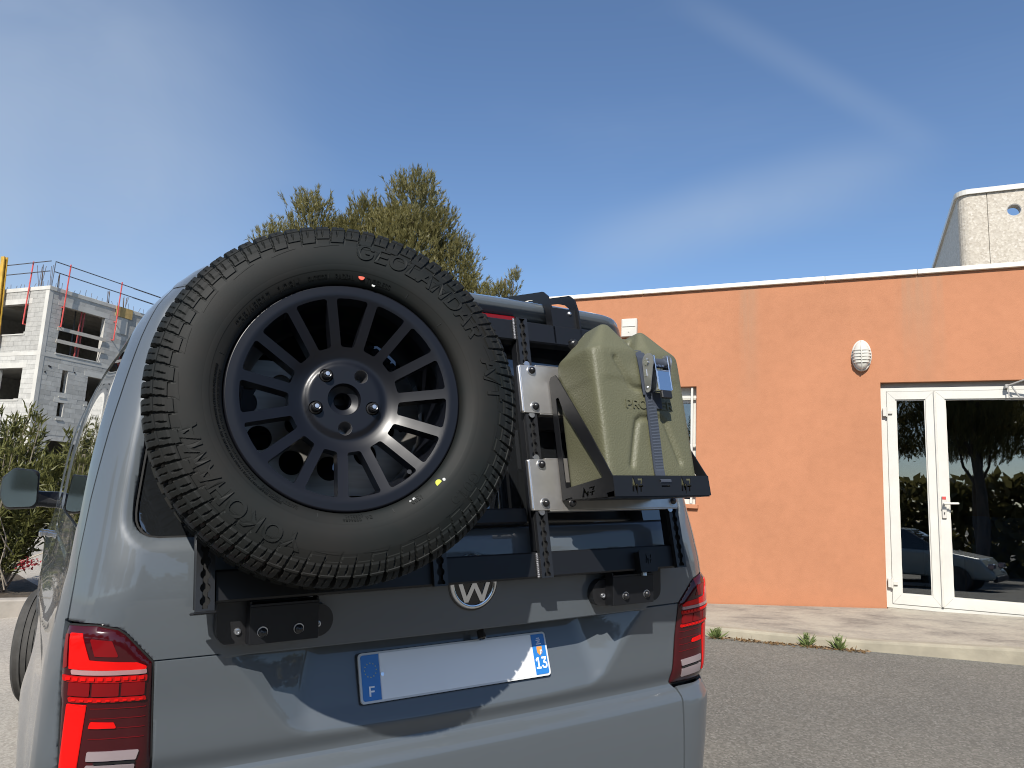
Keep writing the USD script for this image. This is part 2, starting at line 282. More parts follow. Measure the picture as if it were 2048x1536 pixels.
def stucco(name, base):
    b = np.array(base)
    n = {'tc': ('texture_coordinate', {}), 'sx': ('separate_xyz', {}), 'n1': ('noise_texture', dict(scale=.9, detail=5, roughness=.6)), 'n2': ('noise_texture', dict(scale=9., detail=5, roughness=.65)),
         'mp': ('mapping', dict(mapping_type='point', scale=(7, 1, .55))), 'ns': ('noise_texture', dict(scale=1.6, detail=5, roughness=.6)), 'r1': ('rgb_ramp', dict(ramp=[(0, b * .86), (.4, b * .95), (.6, b * 1.03), (1, b * 1.1)])),
         'r2': ('rgb_ramp', dict(ramp=[(0, (.86, .86, .86)), (.5, (1, 1, 1)), (1, (1.08, 1.1, 1.12))])), 'm1': ('mix', dict(mix_type='multiply', fac=1.0)),
         'wob': ('math', dict(math_type='multiply_add', value2=.22, value3=-.11)), 'xx': ('math', dict(math_type='add')),
         'zf': ('map_range', dict(from_min=1.9, from_max=3.35, to_min=0, to_max=1, clamp=True)), 'sr': ('map_range', dict(from_min=.35, from_max=.62, to_min=.25, to_max=1.0, clamp=True)), 'sm': ('mix', dict(mix_type='mix', color2=(.30, .20, .13))),
         'zb': ('map_range', dict(from_min=.16, from_max=-.12, to_min=0, to_max=1, clamp=True)), 'bm': ('mix', dict(mix_type='mix', color2=(.42, .17, .085))), 'bz': ('math', dict(math_type='multiply')), 'bf': ('math', dict(math_type='multiply', value2=1.1)),
         'bn': ('noise_texture', dict(scale=130., detail=3, roughness=.6)), 'bu': ('bump', dict(strength=.5, distance=.004)), 'p': ('principled_bsdf', dict(roughness=.9, specular_ior_level=.2))}
    l = [('tc.object', 'sx.vector'), ('tc.object', 'n1.vector'), ('tc.object', 'n2.vector'), ('tc.object', 'mp.vector'), ('mp.vector', 'ns.vector'), ('n1.fac', 'r1.fac'), ('n2.fac', 'r2.fac'), ('r1.color', 'm1.color1'), ('r2.color', 'm1.color2'),
         ('ns.fac', 'wob.value1'), ('sx.x', 'xx.value1'), ('wob.value', 'xx.value2'), ('sx.z', 'zf.value'), ('ns.fac', 'sr.value')]
    acc = None
    for i, (x0, w, a) in enumerate(((-1.36, .15, .55), (.34, .24, .5), (.52, .05, .35), (2.9, .2, .5))):
        s, ab, mr = 's%d' % i, 'a%d' % i, 'q%d' % i
        n[s] = ('math', dict(math_type='subtract', value2=x0)); n[ab] = ('math', dict(math_type='absolute')); n[mr] = ('map_range', dict(range_type='smoothstep', from_min=w, from_max=w * .2, to_min=0, to_max=a, clamp=True))
        l += [('xx.value', s + '.value1'), (s + '.value', ab + '.value1'), (ab + '.value', mr + '.value')]
        if acc is None: acc = mr + '.result'
        else: n['mx%d' % i] = ('math', dict(math_type='maximum')); l += [(acc, 'mx%d.value1' % i), (mr + '.result', 'mx%d.value2' % i)]; acc = 'mx%d.value' % i
    n['z1'] = ('math', dict(math_type='multiply')); n['z2'] = ('math', dict(math_type='multiply'))
    l += [(acc, 'z1.value1'), ('zf.result', 'z1.value2'), ('z1.value', 'z2.value1'), ('sr.result', 'z2.value2'), ('m1.color', 'sm.color1'), ('z2.value', 'sm.fac'),
          ('sx.z', 'zb.value'), ('zb.result', 'bz.value1'), ('n2.fac', 'bz.value2'), ('bz.value', 'bf.value1'), ('bf.value', 'bm.fac'), ('sm.color', 'bm.color1'), ('bm.color', 'p.base_color'), ('tc.object', 'bn.vector'), ('bn.fac', 'bu.height'), ('bu.normal', 'p.normal')]
    usdkit.material(stage, L + name, n, l, surface='p.BSDF')
stucco('orange_render', ORANGE)
usdkit.material(stage, L + 'pebble_dash', {'tc': ('texture_coordinate', {}), 'vo': ('voronoi_texture', dict(scale=38.)), 'bw': ('rgb_to_bw', {}), 'rp': ('rgb_ramp', dict(ramp=[(0, (.34, .30, .24)), (.4, (.40, .36, .30)), (.7, (.45, .41, .34)), (1, (.52, .48, .42))])),
    'bu': ('bump', dict(strength=.35, distance=.006)), 'p': ('principled_bsdf', dict(roughness=.85))}, [('tc.object', 'vo.vector'), ('vo.color', 'bw.color'), ('bw.val', 'rp.fac'), ('rp.color', 'p.base_color'), ('vo.distance', 'bu.height'), ('bu.normal', 'p.normal')], surface='p.BSDF')
usdkit.material(stage, L + 'pavement_concrete', {'tc': ('texture_coordinate', {}), 'mp': ('mapping', dict(mapping_type='point', scale=(1.0, 1.9, 1))), 'n1': ('noise_texture', dict(scale=1.7, detail=8, roughness=.7, distortion=.25)), 'n2': ('noise_texture', dict(scale=30, detail=5, roughness=.6)),
    'r1': ('rgb_ramp', dict(ramp=[(0, (.11, .098, .08)), (.36, (.17, .15, .125)), (.46, (.26, .232, .19)), (.58, (.32, .288, .23)), (1, (.38, .345, .28))])), 'r2': ('rgb_ramp', dict(ramp=[(0, (.7, .7, .7)), (.5, (1, 1, 1)), (1, (1.15, 1.15, 1.15))])), 'm': ('mix', dict(mix_type='multiply', fac=1.0)),
    'bu': ('bump', dict(strength=.3, distance=.006)), 'p': ('principled_bsdf', dict(roughness=.88, specular_ior_level=.25))},
    [('tc.object', 'mp.vector'), ('mp.vector', 'n1.vector'), ('tc.object', 'n2.vector'), ('n1.fac', 'r1.fac'), ('n2.fac', 'r2.fac'), ('r1.color', 'm.color1'), ('r2.color', 'm.color2'), ('m.color', 'p.base_color'), ('n2.fac', 'bu.height'), ('bu.normal', 'p.normal')], surface='p.BSDF')
# ================================================================ ground
def gz(x, y):
    xe, ye = 28 * np.tanh(np.asarray(x) / 28), 28 * np.tanh(np.asarray(y) / 28); return (.0528 * xe + .0109 * ye) / .9985
_a = np.r_[-400, -200, -90, np.linspace(-50, 50, 61), 90, 200, 400]
_gx, _gy = np.meshgrid(_a, _a, indexing='ij'); _k = len(_a); _i = (np.arange(_k - 1)[:, None] * _k + np.arange(_k - 1)[None]).ravel()
single('asphalt', (np.stack([_gx, _gy, gz(_gx, _gy)], -1).reshape(-1, 3), np.stack([_i, _i + _k, _i + _k + 1, _i + 1], 1)), 'asphalt', 'grey asphalt car park falling gently away from the orange wall', 'ground', kind='structure', smooth=True)
def strip(xs, ys_z):
    """quads over x for a list of (y, [z at xs])"""
    v = np.array([[x, y, z] for y, zz in ys_z for x, z in zip(xs, zz)]); n = len(xs); i = (np.arange(len(ys_z) - 1)[:, None] * n + np.arange(n - 1)[None]).ravel()
    return tm((v, np.stack([i, i + 1, i + n + 1, i + n], 1)))
px = np.linspace(-9, 6, 61)
zw = np.interp(px, [-9, -1.9, 0, 1.1, 6], [-.25, -.13, 0, .03, .09]) - .004; zk = np.interp(px, [-9, -1.55, -.38, .83, 6], [-.36, -.165, -.145, -.08, .09])
yk = -1.5 + .015 * np.sin(px * 1.7)
single('pavement', strip(px[::-1], [(-0.02, zw[::-1]), (-.7, (zw * .53 + zk * .47)[::-1]), (-1.375, (zk + .006)[::-1]), (-1.375, (zk - .3)[::-1])]), 'pavement_concrete', 'worn patchy concrete pavement between the orange wall and the kerb', 'pavement', T=B_, kind='structure')
kv = [(yk + .125, zk - .25), (yk + .125, zk + .007), (yk + .02, zk + .009), (yk + .004, zk + .002), (yk, zk - .012), (yk - .006, zk - .5)]
kvv = np.array([[x, a[i], b[i]] for a, b in kv for i, x in enumerate(px)]); _n2 = len(px); _i = (np.arange(len(kv) - 1)[:, None] * _n2 + np.arange(_n2 - 1)[None]).ravel()
single('kerb', (kvv, np.stack([_i, _i + _n2, _i + _n2 + 1, _i + 1], 1)), 'kerb_concrete', 'pale concrete kerb along the pavement of the orange building', 'kerb', T=B_, kind='structure')
# ================================================================ orange building
ob = thing('orange_building', 'low orange rendered building with white coping and glazed white door', 'building', B_)
DX0, DX1, DZ = -.05, 1.56, 2.27
WX0, WX1, WZ0, WZ1 = -2.78, -1.94, .93, 2.27
wall = sbox(-9, -1.0, 5, 3.40).difference(unary_union([sbox(DX0, -.02, DX1, DZ), sbox(WX0, WZ0, WX1, WZ1)]))
part(ob, 'wall', xz(ext(wall, -.26, 0)), 'orange_render')
part(ob, 'side_wall', bx(-9, -8.75, .26, 9, -1, 3.40), 'orange_render'); part(ob, 'side_wall', bx(4.75, 5, .26, 9, -1, 3.40), 'orange_render'); part(ob, 'back_wall', bx(-8.75, 4.75, 8.75, 9, -1, 3.40), 'orange_render')
part(ob, 'roof', bx(-8.74, 4.74, .27, 8.74, 2.95, 3.12), 'old_concrete')
xs = [-9.04, -6.62, -4.6, -2.58, -.56, .33, 1.46, 3.48, 5.04]
for a, b in zip(xs[:-1], xs[1:]): part(ob, 'coping', rbx(a + .002, b - .002, -.035, .30, 3.402, 3.452, .004), 'coping_white')
part(ob, 'floor', bx(-3.5, 4, .27, 5, -.12, -.01), 'room_floor'); part(ob, 'inner_wall', bx(-3.5, 4, 4.6, 4.7, 0, 2.94), 'room_wall'); part(ob, 'inner_wall', bx(-.9, -.8, .27, 4.6, 0, 2.94), 'room_wall')
part(ob, 'inner_wall', bx(3.2, 3.3, .27, 4.6, 0, 2.94), 'room_wall')
# door: outer frame, two leaves
fr = sbox(DX0, 0, DX1, 2.215).difference(sbox(DX0 + .052, .035, DX1 - .05, 2.18))
part(ob, 'door_frame', xz(ext(fr, -.125, -.045)), 'white_paint')
part(ob, 'shutter_box', bx(DX0 + .002, DX1 - .002, .075, .2, 2.217, 2.268), 'grey_plastic')
part(ob, 'threshold', rbx(DX0 + .005, DX1 - .005, -.02, .13, -.05, -.002, .004), 'kerb_concrete')
def leaf(x0, x1, z0, z1, gx0, gx1, gz0, gz1, handle=False):
    d = part(ob, 'door_leaf', xz(ext(sbox(x0, z0, x1, z1).difference(sbox(gx0, gz0, gx1, gz1)), -.105, -.038)), 'white_paint')
    bead = sbox(gx0, gz0, gx1, gz1).difference(sbox(gx0 + .012, gz0 + .012, gx1 - .012, gz1 - .012)); part(d, 'glazing_bead', xz(ext(bead, -.09, -.05)), 'white_plastic')
    part(d, 'pane', xz(ext(sbox(gx0, gz0, gx1, gz1), -.078, -.070)), 'door_glass')
    # mitre lines of the welded corners
    for cx, cz, sx, sz in ((gx0, gz0, -1, -1), (gx1, gz0, 1, -1), (gx0, gz1, -1, 1), (gx1, gz1, 1, 1)):
        ex, ez = (x0 if sx < 0 else x1), (z0 if sz < 0 else z1); ln = LineString([(cx, cz), (ex, ez)]).buffer(.0012, cap_style='flat'); part(d, 'weld_seam', xz(ext(ln, -.0385, -.0372)), 'grey_plastic')
    return d
l1 = leaf(.006, .437, .04, 2.176, .085, .360, .135, 2.095); l2 = leaf(.445, 1.50, .04, 2.176, .530, 1.42, .135, 2.095)
part(ob, 'meeting_stile', rbx(.432, .452, .02, .04, .045, 2.17, .003), 'white_plastic')
hp = part(l2, 'handle_plate', rbx(.466, .506, .018, .0372, .90, 1.12, .005), 'white_plastic')
part(l2, 'handle', tm([cyl((.486, .02, 1.045), (.486, -.03, 1.045), .011, 14), hull_spheres([(.486, -.03, 1.045), (.60, -.032, 1.05)], .011)]), 'white_plastic', smooth=40)
part(l2, 'red_sticker', bx(.470, .503, .0155, .0172, 1.085, 1.115), 'red_paint'); part(l2, 'keyhole', tm([cyl((.486, .0175, .955), (.486, .0155, .955), .006, 12), bx(.483, .489, .0155, .0175, .935, .955)]), 'dark_gap')
for z in (1.96, .24):
    part(l1, 'hinge', tm([rbx(-.035, .002, .005, .045, z - .045, z + .045, .004), cyl((.004, .012, z - .05), (.004, .012, z + .05), .010, 12), rbx(.006, .055, .018, .04, z - .018, z + .018, .003)]), 'white_plastic', smooth=35)
# bracket over the door at the picture's edge
part(ob, 'stay_bracket', tm([cyl((1.06, -.02, 2.205), (1.42, -.22, 2.33), .009, 8), rbx(1.045, 1.075, -.03, .05, 2.185, 2.222, .003), bx(1.075, 1.6, -.03, -.022, 2.085, 2.095), cyl((1.10, -.024, 2.2), (1.16, -.024, 2.09), .008, 8), cyl((1.42, -.024, 2.2), (1.27, -.024, 2.09), .012, 8), bx(1.068, 1.076, -.03, -.022, 2.085, 2.2)]), 'grey_plastic')
# things behind the glass
part(ob, 'counter', bx(.9, 2.6, 1.6, 2.2, 0, .95), 'room_blue'); part(ob, 'counter', bx(.5, .9, 2.4, 2.8, 0, .7), 'room_pale'); part(ob, 'partition', bx(2.0, 2.06, 2.3, 4.5, 0, 2.4), 'room_pale')
# window behind the carrier
w = part(ob, 'window', xz(ext(sbox(WX0, WZ0, WX1, WZ1).difference(unary_union([sbox(WX0 + .06, WZ0 + .06, -2.38, 2.09), sbox(-2.34, WZ0 + .06, WX1 - .06, 2.09)])), -.16, -.10)), 'white_paint')
part(w, 'pane', bx(WX0 + .06, WX1 - .06, .125, .131, WZ0 + .06, 2.09), 'door_glass')
for x in (-2.72, -2.48, -2.24, -1.995): part(w, 'grille_bar', bx(x - .012, x + .012, .02, .045, WZ0 + .01, 2.262), 'white_paint')
for z in (2.15, 1.6, 1.05): part(w, 'grille_bar', bx(WX0 + .003, WX1 - .003, .046, .066, z - .011, z + .011), 'white_paint')
part(w, 'blind', bx(WX0 + .06, WX1 - .06, .16, .165, WZ0 + .06, 1.35), 'room_pale')
part(ob, 'window_sill', rbx(WX0 - .03, WX1 + .03, -.04, .095, WZ0 - .045, WZ0 + .002, .004), 'orange_render')
# oval bulkhead lamp
wl = thing('wall_lamp', 'oval white bulkhead lamp with ribbed cage on the orange wall left of the door', 'wall lamp', B_, (-.22, 0, 2.555))
def oval(rx, rz, y, n=40, z0=2.555):
    t = np.linspace(0, 2 * PI, n, endpoint=False); return np.stack([-.22 + rx * np.cos(t), np.full(n, y), z0 + rz * np.sin(t)], 1)
def loft(rings):
    n = len(rings[0]); v = np.vstack(rings + [rings[-1].mean(0)[None]]); f = []
    for k in range(len(rings) - 1):
        for i in range(n): j = (i + 1) % n; f += [(k * n + i, (k + 1) * n + j, k * n + j), (k * n + i, (k + 1) * n + i, (k + 1) * n + j)]
    k = (len(rings) - 1) * n; f += [(k + i, len(v) - 1, k + (i + 1) % n) for i in range(n)]
    return trimesh.Trimesh(v, np.array(f)[:, ::-1], process=False)
part(wl, 'base', loft([oval(.094, .164, 0), oval(.098, .168, -.012), oval(.096, .166, -.036), oval(.082, .15, -.045)]), 'white_plastic', smooth=40)
part(wl, 'lens', loft([oval(.082, .15, -.045), oval(.078, .145, -.07), oval(.06, .12, -.088), oval(.03, .07, -.096)]), 'frosted_lens', smooth=True)
part(wl, 'cage', tube([(-.22, -.04, 2.395), (-.22, -.075, 2.41), (-.22, -.10, 2.47), (-.22, -.106, 2.555), (-.22, -.10, 2.64), (-.22, -.075, 2.70), (-.22, -.04, 2.715)], .0065, 8), 'white_plastic', smooth=True)
for z in (2.475, 2.508, 2.541, 2.574, 2.607): 
    hw = .086 * math.sqrt(max(.05, 1 - ((z - 2.555) / .168)**2)); part(wl, 'cage_rib', tube([(-.22 + hw * math.sin(a) * 1.02, -.045 - .056 * math.cos(a), z) for a in np.linspace(-1.5, 1.5, 13)], .0055, 6), 'white_plastic', smooth=True)
vb = thing('alarm_box', 'small white box high on the orange wall behind the van', 'alarm box', B_, (-2.735, 0, 3.0))
part(vb, 'housing', rbx(-2.83, -2.64, -.06, 0, 2.88, 3.10, .006), 'white_plastic'); part(vb, 'cover', rbx(-2.815, -2.655, -.068, -.0605, 3.0, 3.085, .003), 'white_paint'); part(vb, 'lock', cyl((-2.735, -.067, 2.935), (-2.735, -.0605, 2.935), .005, 10), 'grey_plastic')
# ================================================================ stair block on the roof
tb = thing('roof_block', 'pebble-dashed concrete block with rounded corner and pipe hole on the roof', 'building', B_, (2.4, 6, 3.1))
Y0 = 4.0; fp = sbox(1.22, Y0, 5.0, 8.5).buffer(0); fp = unary_union([rrect(1.22, Y0, 4.0, 8.5, .16), sbox(2, Y0, 5, 8.5)])
sl = sbox(1.59, Y0 - .02, 1.60, Y0 + .02)
body = mf.Manifold.extrude(mf.CrossSection([np.array(shapely.geometry.polygon.orient(fp.difference(sl)).exterior.coords)[:-1]]), 2.66).translate((0, 0, 3.12))
hole = mf.Manifold.cylinder(.7, .095, .095, 32).rotate((-90, 0, 0)).translate((1.93, Y0 - .1, 5.475)); inner = mf.Manifold.extrude(mf.CrossSection([np.array(shapely.geometry.polygon.orient(fp.buffer(-.16)).exterior.coords)[:-1]]), 3).translate((0, 0, 4.6)); body = body - hole - inner
part(tb, 'wall', body, 'pebble_dash')
part(tb, 'coping', ext(fp.buffer(.035).difference(fp.buffer(-.19)), 5.785, 5.86), 'white_paint')
part(tb, 'vent_pipe', lathe_to([(.094, 0), (.094, -.15), (.086, -.15), (.086, 0), (.094, 0)], (1.93, Y0 + .004, 5.475), (0, -1, 0), 28), 'grey_plastic', smooth=35)
# ================================================================ concrete shell building
rng = np.random.default_rng(7)
cb = thing('concrete_building', 'grey blockwork building shell under construction with open window holes', 'building', C_)
TOP = 9.32
# right face: plane y = 0, x from 0 to the right; left face: plane x = 0, y from 0 to the left
RO = [(.64, 2.74, 6.62, 8.62), (1.06, 1.33, 4.86, 5.97), (1.06, 1.33, 3.92, 4.60), (2.28, 3.1, 4.66, 5.91), (4.6, 6.4, 6.62, 8.62), (4.4, 5.6, 3.9, 5.95), (.8, 2.6, .9, 3.0), (3.4, 5.6, .9, 3.0)]
LO = [(1.13, 3.0, 7.33, 8.62), (.93, 2.4, 4.57, 5.89), (3.9, 5.6, 7.33, 8.62), (3.6, 5.6, 4.57, 5.89), (1.4, 3.2, 1.2, 3.0)]
XE, YE = 8.0, 8.0
def facewall(o, w): return sbox(.0, 0, w, TOP - .17).difference(unary_union([sbox(a, c, b, d) for a, b, c, d in o]))
bk = ext(facewall(RO, XE), -.2, -.006); part(cb, 'wall', xz(bk).apply_transform(frame(np.diag([1, 1, 1]), (0, 0, 0))) if False else tm((np.stack([bk.vertices[:, 0], -bk.vertices[:, 2], bk.vertices[:, 1]], 1), bk.faces)), 'mortar')
bl = ext(facewall(LO, YE), -.2, -.006); v = bl.vertices; part(cb, 'wall', tm((np.stack([-v[:, 2], v[:, 0] + .0, v[:, 1]], 1), bl.faces[:, ::-1])), 'mortar')
part(cb, 'wall', bx(XE - .2, XE, .2, YE, 0, TOP - .17), 'mortar'); part(cb, 'wall', bx(.2, XE - .2, YE - .2, YE, 0, TOP - .17), 'mortar')
part(cb, 'roof_slab', rbx(-.03, XE + .02, -.03, YE + .02, TOP - .168, TOP, .01), 'concrete_pale')
for z in (3.62, 6.42): part(cb, 'floor_slab', bx(.03, XE - .21, .03, YE - .21, z - .16, z), 'mortar')
for z in (6.42,): part(cb, 'floor_band', tm([bx(-.012, XE, -.012, 0, z - .02, z + .13), bx(-.012, 0, 0, YE, z - .02, z + .13)]), 'concrete_pale')
# cast columns and lintels
part(cb, 'corner_column', tm([bx(-.010, .17, -.010, .0, 0, TOP - .17), bx(-.010, 0, .0, .20, 0, TOP - .17)]), 'concrete_pale')
for a, b, c, d in RO[:6]:
    part(cb, 'lintel', bx(a - .2, b + .2, -.008, 0, d, d + .22), 'concrete_pale'); part(cb, 'sill', bx(a - .03, b + .03, -.03, .15, c - .05, c), 'concrete_pale')
for a, b, c, d in LO[:4]:
    part(cb, 'lintel', bx(-.008, 0, a - .2, b + .2, d, d + .22), 'concrete_pale'); part(cb, 'sill', bx(-.03, .15, a - .03, b + .03, c - .05, c), 'concrete_pale')
# blocks
def blocks(o, w, x0):
    out = []; row = 0; z = .02
    keep = facewall(o, w)
    solid = keep.difference(unary_union([sbox(a - .2, d, b + .2, d + .22) for a, b, c, d in o] + [sbox(-1, 6.40, 20, 6.55), sbox(-1, 0, x0, 20)])).buffer(-.001)
    while z < TOP - .2:
        x = x0 - (.25 if row % 2 else 0)
        while x < w:
            g = sbox(x + .004, z + .004, x + .496, z + .196).intersection(solid)
            for q in getattr(g, 'geoms', [g]):
                if q.geom_type == 'Polygon' and q.area > .008: out.append(q.bounds)
            x += .5
        z += .2; row += 1
    return out
br = [('r',) + b for b in blocks(RO, XE, .17)]; bl_ = [('l',) + b for b in blocks(LO, YE, .20)]
def bgeo(b):
    s, a, c, d, e = b; dd = rng.uniform(.0, .005); return bx(a, d, .0005 - dd, .03, c, e) if s == 'r' else bx(.0005 - dd, .03, a, d, c, e)
near = [b for b in br if b[1] < 3.6 and b[2] > 2.6] + [b for b in bl_ if b[1] < 3.2 and b[2] > 2.6]; near = near[:300]; ns = set(near)
for b in near: part(cb, 'block', bgeo(b), 'block_grey')
part(cb, 'more_blocks', [bgeo(b) for b in br + bl_ if b not in ns], 'block_joined', kind='stuff')
# planks and props in the big opening, formwork beams inside
for z in (7.12, 7.64): part(cb, 'guard_plank', bx(.55, 2.86, -.055, -.032, z - .075, z + .075), 'plank_wood')
for x in (1.58, 1.72): part(cb, 'prop', cyl((x, .12, 6.42), (x + .1, .12, 9.15), .035, 8), 'prop_red')
for k in range(5): part(cb, 'formwork_beam', bx(.3, 7.5, .6 + k * .9, .68 + k * .9, 8.92, 9.12), 'plank_wood')
for x in (.9, 1.3, 2.2, 2.5): part(cb, 'prop', cyl((x, 1.2, 6.42), (x, 1.2, 8.95), .03, 6), 'rail_steel')
part(cb, 'cross_brace', tm([cyl((.7, .9, 6.6), (1.5, .9, 8.0), .02, 6), cyl((.75, .9, 7.9), (1.5, .9, 7.85), .02, 6), cyl((.8, .9, 7.2), (1.45, .9, 8.3), .02, 6)]), 'rail_steel')
part(cb, 'formwork_panel', bx(3.2, 4.08, -.06, -.034, 8.86, 9.315), 'plywood')
part(cb, 'pale_panel', bx(3.34, 3.9, -.03, -.014, 8.1, 8.84), 'concrete_pale')
for x, z in ((.43, 6.02), (.5, 6.0), (1.62, 5.95), (.3, 5.75)): part(cb, 'tie_hole', cyl((x, -.014, z), (x, -.010, z), .04, 10), 'dark_gap')
# rebar starters on the roof
rb = []
for x in np.arange(.3, 6.5, .28): rb.append(cyl((x, .1, TOP), (x + rng.normal(0, .03), .1 + rng.normal(0, .03), TOP + rng.uniform(.12, .3)), .009, 5))
for y in np.arange(.3, 4, .28): rb.append(cyl((.1, y, TOP), (.1 + rng.normal(0, .03), y + rng.normal(0, .03), TOP + rng.uniform(.12, .3)), .009, 5))
part(cb, 'starter_bars', rb, 'rebar', kind='stuff')
for x, y, h in ((-.02 + .12, .12, .95), (.42, .12, .62), (2.83, .12, .62), (2.95, .2, .6), (3.72, .12, .55), (3.8, .2, .6), (.12, .83, 1.0), (.12, .72, .95)):
    part(cb, 'rebar_bundle', [cyl((x + a, y + b, TOP - .1), (x + a + rng.normal(0, .05), y + b + rng.normal(0, .05), TOP + h * rng.uniform(.85, 1.05)), .011, 5) for a, b in ((0, 0), (.06, .02), (.02, .07))], 'rebar')
# edge guard rail
gr = thing('guard_rail', 'red-posted steel guard rail along the edge of the concrete roof', 'guard rail', C_, (0, 0, TOP))
def gpost(x, y, dx, dy):
    p = part(gr, 'post', tm([cyl((x, y, 7.7), (x + .06, y, 10.42), .028, 8), cyl((x, y, 7.72), (x - dx * .0 + dy * 0 + (.16 if dx else 0), y + (.16 if dy else 0), 7.72), .022, 6), cyl((x, y, 8.55), (x + (.16 if dx else 0), y + (.16 if dy else 0), 8.55), .022, 6)]), 'red_paint'); return p
for x in (.62, 3.2, 5.6): gpost(x, -.12, 0, 1)
for y in (1.15, 3.7): gpost(-.12, y, 1, 0)
for z in (10.34, 9.91):
    part(gr, 'rail', cyl((.02, -.12, z), (4.2, -.12, z - .02), .022, 8), 'rail_steel'); part(gr, 'rail', cyl((3.9, -.135, z - .03), (7.2, -.135, z - .05), .03, 8), 'rail_steel'); part(gr, 'rail', cyl((-.12, .0, z), (-.12, 6, z), .022, 8), 'rail_steel')
part(gr, 'corner_tie', cyl((.0, -.12, 10.36), (-.02, -.1, 9.3), .014, 6), 'rail_steel')
fbm_ = thing('formwork_beam', 'yellow timber formwork beam standing upright against the left concrete face', 'beam', C_, (-.2, 2.6, 6.9))
part(fbm_, 'flange', tm([bx(-.30, -.26, 2.42, 2.62, 6.9, 10.7)]).apply_transform(frame(np.array([[1, 0, 0], [0, 1, .07], [0, 0, 1]]), (0, -.49, 0))), 'beam_yellow')
part(fbm_, 'web', tm([bx(-.26, -.16, 2.505, 2.535, 6.9, 10.7)]).apply_transform(frame(np.array([[1, 0, 0], [0, 1, .07], [0, 0, 1]]), (0, -.49, 0))), 'beam_yellow')
part(fbm_, 'flange', tm([bx(-.16, -.12, 2.42, 2.62, 6.9, 10.7)]).apply_transform(frame(np.array([[1, 0, 0], [0, 1, .07], [0, 0, 1]]), (0, -.49, 0))), 'beam_yellow')
# ================================================================ vegetation
leafmat('pine_needles', (.07, .066, .022), (.22, .195, .07), (.42, .36, .15), tr=.35, scale=.8)
leafmat('oleander_leaf', (.07, .078, .024), (.18, .18, .06), (.36, .31, .16), tr=.35, scale=2.0, rough=.4)
leafmat('weed_leaf', (.12, .16, .05), (.22, .28, .10), (.34, .38, .17), tr=.3, scale=20)
leafmat('dry_leaf', (.12, .07, .03), (.24, .15, .07), (.42, .33, .2), tr=.2, scale=30)
leafmat('red_petal', (.20, .012, .015), (.32, .03, .04), (.42, .08, .09), tr=.3, scale=30)
surf('bark', (.11, .08, .06), .9, dark=(.05, .04, .03), vscale=8, bump=.8, bscale=14, bdist=.03, stretch=(1, 1, .25))
surf('pale_twig', (.38, .33, .26), .85, var=.25, vscale=10)
surf('dark_soil', (.06, .045, .03), .95, var=.5, vscale=8, bump=.8, bscale=20, bdist=.03)
surf('twig', (.20, .17, .13), .85, var=.3, vscale=10)
def blades(p, d, w, l, seed, bend=0.):
    """many flat leaves: base points p, unit directions d, widths w, lengths l -> one mesh of kite shapes"""
    r = np.random.default_rng(seed); n = len(p); a = np.cross(d, r.normal(size=(n, 3))); a /= np.linalg.norm(a, axis=1)[:, None]; nn = np.cross(a, d)
    l, w = np.broadcast_to(l, n)[:, None], np.broadcast_to(w, n)[:, None]
    v = np.stack([p, p + d * l * .45 + a * w * .5 + nn * l * bend * .3, p + d * l + nn * l * bend * -.2, p + d * l * .45 - a * w * .5 + nn * l * bend * .3], 1).reshape(-1, 3); i = np.arange(n) * 4
    return trimesh.Trimesh(v, np.vstack([np.stack([i, i + 1, i + 2], 1), np.stack([i, i + 2, i + 3], 1)]), process=False)
